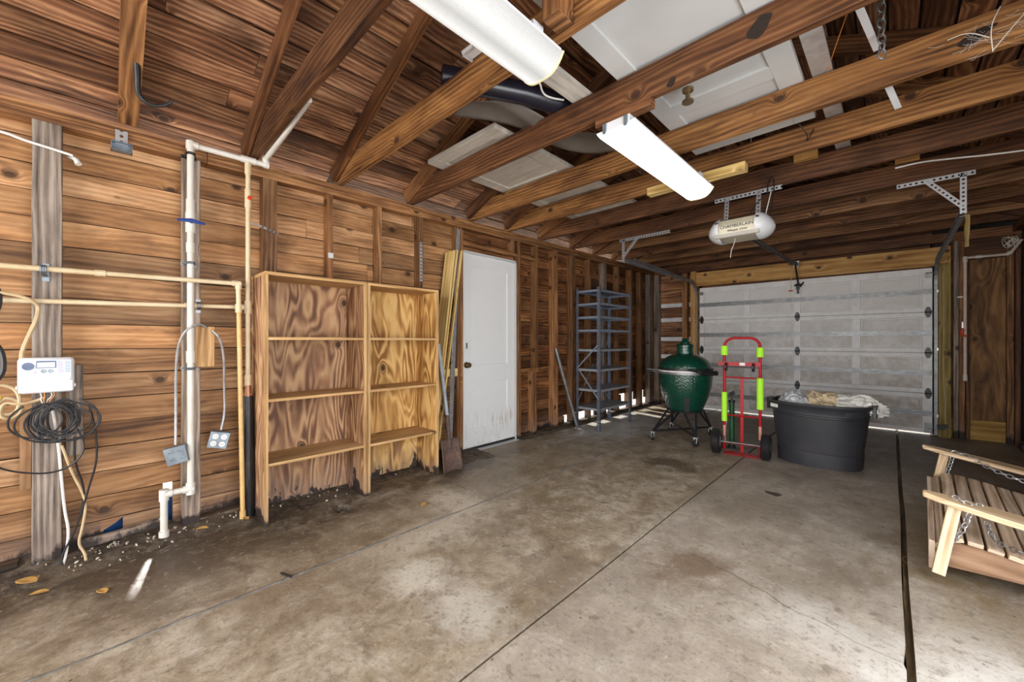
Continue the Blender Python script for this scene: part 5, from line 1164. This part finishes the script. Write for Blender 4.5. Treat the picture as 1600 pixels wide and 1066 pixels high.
for k, (mt, ya, yb) in enumerate((('cable_w', -.225, -.205), ('orange', -.213, -.20), ('cable_b', -.20, -.195), ('orange', -.182, -.19), ('cable_w', -.19, -.20))):
    m = MB(); m.tube([(-3.03, ya, .893), (-3.02, ya + .005, .875), (-3.02, (ya + yb) / 2 - .008, .855), (-3.025, yb - .005, .83)], .0018, 5, smooth=1); m.build('lead_wire', mt, ic)
# grey board scrap, lath
m = MB(); m.box((-3.18, -.145, .54), (-3.145, -.085, 1.02), seg=6, jit=.002); m.build('board_scrap', 'grey', label='short weathered board scrap behind the controller and cables', cat='board')
m = MB(); m.box((-3.17, -.30, .40), (-3.15, -.263, .80), seg=3, jit=.001); m.build('lath_strip', 'newpine', label='short light lath strip left of the grey stud', cat='strip') if False else m.build('lath_strip', 'siding', label='short light lath strip left of the grey stud', cat='strip')
# cables
def cable(pts, r_, mat, label, name='cable', sm=2):
    m = MB(); m.tube(pts, r_, 7, smooth=sm); return m.build(name, mat, label=label, cat='cable')
cx = -3.03
cable([(cx, -.5, 1.42), (cx, -.35, 1.38), (cx, -.29, 1.37), (cx, -.245, 1.345), (cx - .03, -.232, 1.32), (cx, -.235, 1.26), (cx, -.26, 1.18), (cx, -.282, 1.10), (cx - .01, -.285, 1.06)], .0085, 'cable_t', 'tan cable curving down into the top of the controller')
cable([(cx, -.42, 1.5), (cx, -.36, 1.42), (cx, -.345, 1.36), (cx, -.355, 1.28), (cx, -.42, 1.2)], .009, 'cable_b', 'thick black cable at the picture edge beside the tan cable')
cable([(cx, -.42, 1.2), (cx, -.35, 1.13), (cx, -.335, 1.06), (cx, -.34, .98), (cx, -.40, .92)], .010, 'cable_b', 'thick black cable at the picture edge level with the controller')
RR = random.Random(11)
pts = [(cx + .01, -.40, .93), (cx, -.345, .945), (cx, -.30, .92), (cx + .01, -.285, .86), (cx, -.30, .80), (cx, -.345, .80), (cx, -.36, .85), (cx + .012, -.33, .885), (cx, -.29, .86), (cx, -.28, .81), (cx, -.31, .775), (cx + .01, -.35, .79), (cx, -.34, .86), (cx + .012, -.29, .845), (cx, -.25, .85), (cx, -.21, .868)]
cable(pts, .0075, 'cable_t', 'coiled tan cable hanging left of the controller')
m = MB(); m.tube([(cx + .01, -.42, .87), (cx + .01, -.365, .885), (cx + .01, -.345, .875)], .012, 8, smooth=1); m.build('cable_end', plain('yellow plastic', (.7, .5, .03), .4), label='yellow cable end at the picture edge', cat='cable')
pts = []
for k in range(9):           # messy coil loops
    cy, cz = -.165 + RR.uniform(-.03, .03), .755 + RR.uniform(-.02, .02); ry_, rz2 = RR.uniform(.055, .095), RR.uniform(.07, .10)
    for q in range(9):
        a_ = 2 * PI * q / 9 + .3 * k; pts.append((cx + .03 + .003 * k + RR.uniform(-.006, .006), cy + ry_ * math.cos(a_), cz + rz2 * math.sin(a_)))
cable(pts, .0042, 'cable_b', 'coil of black cable hanging under the controller', 'cable_coil')
pts = []
for k in range(3):
    cy, cz, ry_, rz2 = [(-.235, .76, .09, .085), (-.16, .745, .15, .105), (-.12, .75, .10, .11)][k]
    for q in range(9):
        a_ = 2 * PI * q / 9 + 2.; pts.append((cx + .045 + RR.uniform(-.006, .006), cy + ry_ * math.cos(a_), cz + rz2 * math.sin(a_)))
cable(pts, .0042, 'cable_b', 'wide loose loops of black cable around the coil', 'cable_coil')
cable([(cx + .05, -.45, .66), (cx + .04, -.35, .56), (cx + .03, -.29, .52), (cx + .03, -.19, .49), (cx + .04, -.11, .52), (cx + .04, -.07, .60), (cx + .03, -.10, .70)], .0042, 'cable_b', 'single black cable swinging across the foot of the coil')
cable([(cx + .04, -.06, .82), (cx + .03, -.035, .68), (cx + .02, -.03, .52), (cx + .01, -.06, .39), (cx, -.085, .26), (cx, -.12, .14), (cx, -.15, .06), (cx + .02, -.17, .02)], .0045, 'cable_b', 'black cable dropping from the coil to the floor, outer one')
cable([(cx + .03, -.11, .66), (cx + .02, -.112, .53), (cx, -.075, .38), (cx, -.085, .27), (cx, -.11, .17), (cx + .01, -.16, .05), (cx + .03, -.15, .02)], .0045, 'cable_b', 'black cable dropping from the coil to the floor, inner one')
cable([(cx, -.185, .80), (cx, -.175, .72), (cx, -.165, .61), (cx, -.155, .44), (cx, -.145, .28), (cx, -.13, .18), (cx, -.14, .06), (cx + .02, -.15, .02)], .006, 'cable_w', 'white cable running down the grey stud to the floor')
cable([(cx, -.155, .62), (cx, -.12, .47), (cx, -.085, .37), (cx, -.07, .29), (cx, -.085, .17), (cx, -.10, .10), (cx + .02, -.075, .05), (cx + .05, -.07, .02)], .006, 'cable_t', 'tan cable curling to the floor beside the grey stud')
# debris by the wall
def dirtf(u, v):
    y = -1.2 + 3.9 * u; wv = .42 + .10 * mnoise.noise(Vector((y * 1.7, 0, 4))); x = -3.24 + wv * v
    h = (.034 + .03 * mnoise.noise(Vector((x * 7, y * 7, 1)))) * (1 - v) ** .8 + .008 * mnoise.noise(Vector((x * 30, y * 30, 2))) * (1 - v)
    if .66 < y < 2.0 and x > -3.13: h *= .4
    return (x, y, max(-.003, h - .003 - .004 * v))
m = MB(); m.grid(dirtf, 240, 26); m.build('dirt', 'soil', label='dark dirt and grit drifted along the foot of the left wall', cat='dirt', kind='stuff')
def dirtf(u, v):
    y = 3.36 + 3.6 * u; x = -3.2 + .16 * v + .03 * v * mnoise.noise(Vector((y * 4, 0, 4)))
    return (x, y, max(-.003, (.03 + .02 * mnoise.noise(Vector((x * 9, y * 9, 1)))) * (1 - v) - .003))
m = MB(); m.grid(dirtf, 160, 10); m.build('dirt', 'soil', label='thin line of dirt along the foot of the wall beyond the door', cat='dirt', kind='stuff')
m = MB(); RR = random.Random(5)
for k in range(150):
    y = RR.choice((RR.gauss(.12, .14), RR.uniform(-.3, 2.0), RR.gauss(.9, .2))); x = -3.12 + abs(RR.gauss(0, .11)); s_ = RR.uniform(.003, .011)
    if x > -2.85 or (.68 < y and RR.random() < .6): continue
    m.lathe([(0, -s_ * .5), (s_, -s_ * .2), (s_ * .8, s_ * .4), (0, s_ * .6)], (x, y, .022 * max(0, 1 - (x + 3.12) / .3) + .004), 5, Matrix.Rotation(RR.uniform(0, 3), 3, 'X'), sx=RR.uniform(.6, 1.4))
m.build('gravel', 'stone', label='scattered pale chips of plaster and gravel along the left wall', cat='gravel', kind='stuff')
m = MB(); m.beam((-3.13, -.10, .055), (-3.09, .25, .085), .02, .045, seg=5, jit=.004); m.build('broken_board', 'grey', label='splintered board lying along the hole at the wall foot', cat='board')
m = MB(); m.beam((-3.24, .255, .03), (-3.238, .258, .30), .025, .012, seg=4, jit=.002); m.build('wood_sliver', 'grey', label='pale splinter standing in the wall gap behind the short white pipe', cat='splinter') if False else None
m = MB()
m.grid(lambda u, v: (-3.33 - .02 * math.sin(u * 9), -.16 + .55 * u, .0 + .16 * v), 10, 3); m.build('blue_tarp', 'bluetarp', label='scrap of blue tarp showing through the hole in the wall foot', cat='tarp', solid=.003)
for k, (x, y, l_, rot, lab) in enumerate(((-2.90, -.255, .055, .6, 'large yellowish dry leaf at the lower left corner'), (-2.79, -.21, .035, 1.1, 'small orange dry leaf in front of the large leaf'), (-2.60, -.01, .035, .3, 'slim dry leaf lying alone on the slab'), (-2.96, .40, .035, .9, 'orange dry leaf at the foot of the grey stud'), (-2.93, .615, .03, .2, 'dry leaf at the foot of the cream pipe'), (-2.36, 1.55, .035, 2.2, 'reddish dry leaf in front of the bookcases'))):
    m = MB()
    m.grid(lambda u, v: (x + math.cos(rot) * (u - .5) * 2 * l_ - math.sin(rot) * (v - .5) * 1.1 * l_ * math.sin(u * PI) ** .7, y + math.sin(rot) * (u - .5) * 2 * l_ + math.cos(rot) * (v - .5) * 1.1 * l_ * math.sin(u * PI) ** .7, (.030 if x < -2.85 else .003) + .006 * abs(v - .5) * 2 * math.sin(u * PI) + .004 * u), 10, 6)
    m.build('dry_leaf', 'leaf', label=lab, cat='leaf', group='dry leaves on the floor', solid=.0008)
m = MB(); m.lathe([(0, 0), (.032, .0), (.03, .012), (.012, .02), (0, .02)], (-2.70, 1.13, -.045), 9, sx=1.4); m.build('stone', 'stone', label='small rock sitting in the hole in the slab', cat='stone')
m = MB(); m.prism([(-.68, 3.47, .001), (-.61, 3.44, .001), (-.585, 3.50, .001), (-.62, 3.52, .001), (-.70, 3.51, .001)], (0, 0, .003)); m.build('debris_scrap', plain('dark scrap', (.06, .05, .035), .9), label='flat dark scrap on the open slab before the tub', cat='scrap')
m = MB(); m.beam((-2.16, .60, .008), (-2.09, .625, .008), .008, .008); m.build('twig', 'stud', label='short twig lying on the joint between slabs', cat='twig')

# ------------------------------------------------------------------ right far corner
rp_ = pipe('pale_water_pipe', 'pale pipe hanging down over the plywood in the far right corner', [[(.612, 6.90, .70), (.612, 6.90, 2.11)], [(.612, 6.90, 2.11), (.935, 6.90, 2.105)], [(.935, 6.90, 2.105), (1.0, 6.8, 2.24)]], plain('pinkish pvc', (.58, .48, .42), .4), .0155,
     [('elbow', (.612, 6.90, 2.06), (.612, 6.90, 2.125), .021, 'pvc'), ('coupling', (.69, 6.90, 2.109), (.74, 6.90, 2.108), .02, 'pvc'), ('end_cap', (.612, 6.90, .69), (.612, 6.90, .76), .020, 'pvc'), ('elbow', (.915, 6.90, 2.105), (.95, 6.885, 2.13), .02, 'pvc')])
m = MB(); m.box((.585, 6.895, 1.30), (.60, 6.93, 1.37)); m.build('spigot_body', 'steel', rp_); m = MB(); m.tube([(.585, 6.88, 1.22), (.59, 6.87, 1.29)], .014, 8); m.tube([(.58, 6.87, 1.24), (.615, 6.87, 1.20)], .010, 8); m.build('red_handle', 'redp', rp_)
m = MB(); m.box((.555, 6.93, 1.655), (.612, 6.945, 1.672)); m.build('pipe_clamp', 'cable_w', label='pale clamp fixing the hanging pipe to the grey stud', cat='clamp')
m = MB(); m.tube([(.44, 6.925, 1.98), (.443, 6.92, 1.6), (.447, 6.92, 1.2), (.438, 6.92, 1.0), (.445, 6.92, .62), (.462, 6.92, .45), (.455, 6.92, .25), (.47, 6.92, .13)], .0025, 5, smooth=2); m.build('string', 'rope', label='pale string hanging down the greenish post', cat='string')
m = MB(); m.box((.39, 6.86, .10), (.45, 6.92, .15)); m.box((.43, 6.88, .12), (.48, 6.925, .16)); m.build('safety_sensor', 'blackm', label='small black door safety sensor at the foot of the greenish post', cat='sensor')
m = MB(); m.lathe([(0, 0), (.004, 0), (0, .003)], (.41, 6.858, .125), 8, Matrix.Rotation(PI / 2, 3, 'X')); 
m = MB(); m.tube([(.425, 6.93, 2.10)] + [(.445 + .045 * math.cos(a_), 6.925, 2.12 + .06 * math.sin(a_)) for a_ in [2 * PI * k / 10 for k in range(21)]], .0018, 5, smooth=1); m.build('wire_loop', 'cable_b', label='thin dark wire loop on the end of the header', cat='wire')
m = MB(); m.beam((.56, 6.12, 2.44), (.553, 6.14, 2.12), .03, .02, seg=5, jit=.004); m.build('wood_scrap', 'newpine', label='torn light wood scrap hanging right of the track bracket', cat='scrap')
pts = []; RR = random.Random(9)
for k in range(26): pts.append((.90 + RR.uniform(-.06, .09), 6.78 + RR.uniform(-.04, .04), 2.24 + RR.uniform(-.10, .07)))
m = MB(); m.tube(pts, .003, 5, smooth=2); m.build('wire_tangle', 'cable_w', label='tangle of pale wires in the far right corner under the joists', cat='wire')
m = MB(); m.box((.99, 6.55, 1.86), (1.02, 6.62, 1.94)); m.build('corner_block', 'newpine', label='small light wooden block on the wall at the right picture edge', cat='block')
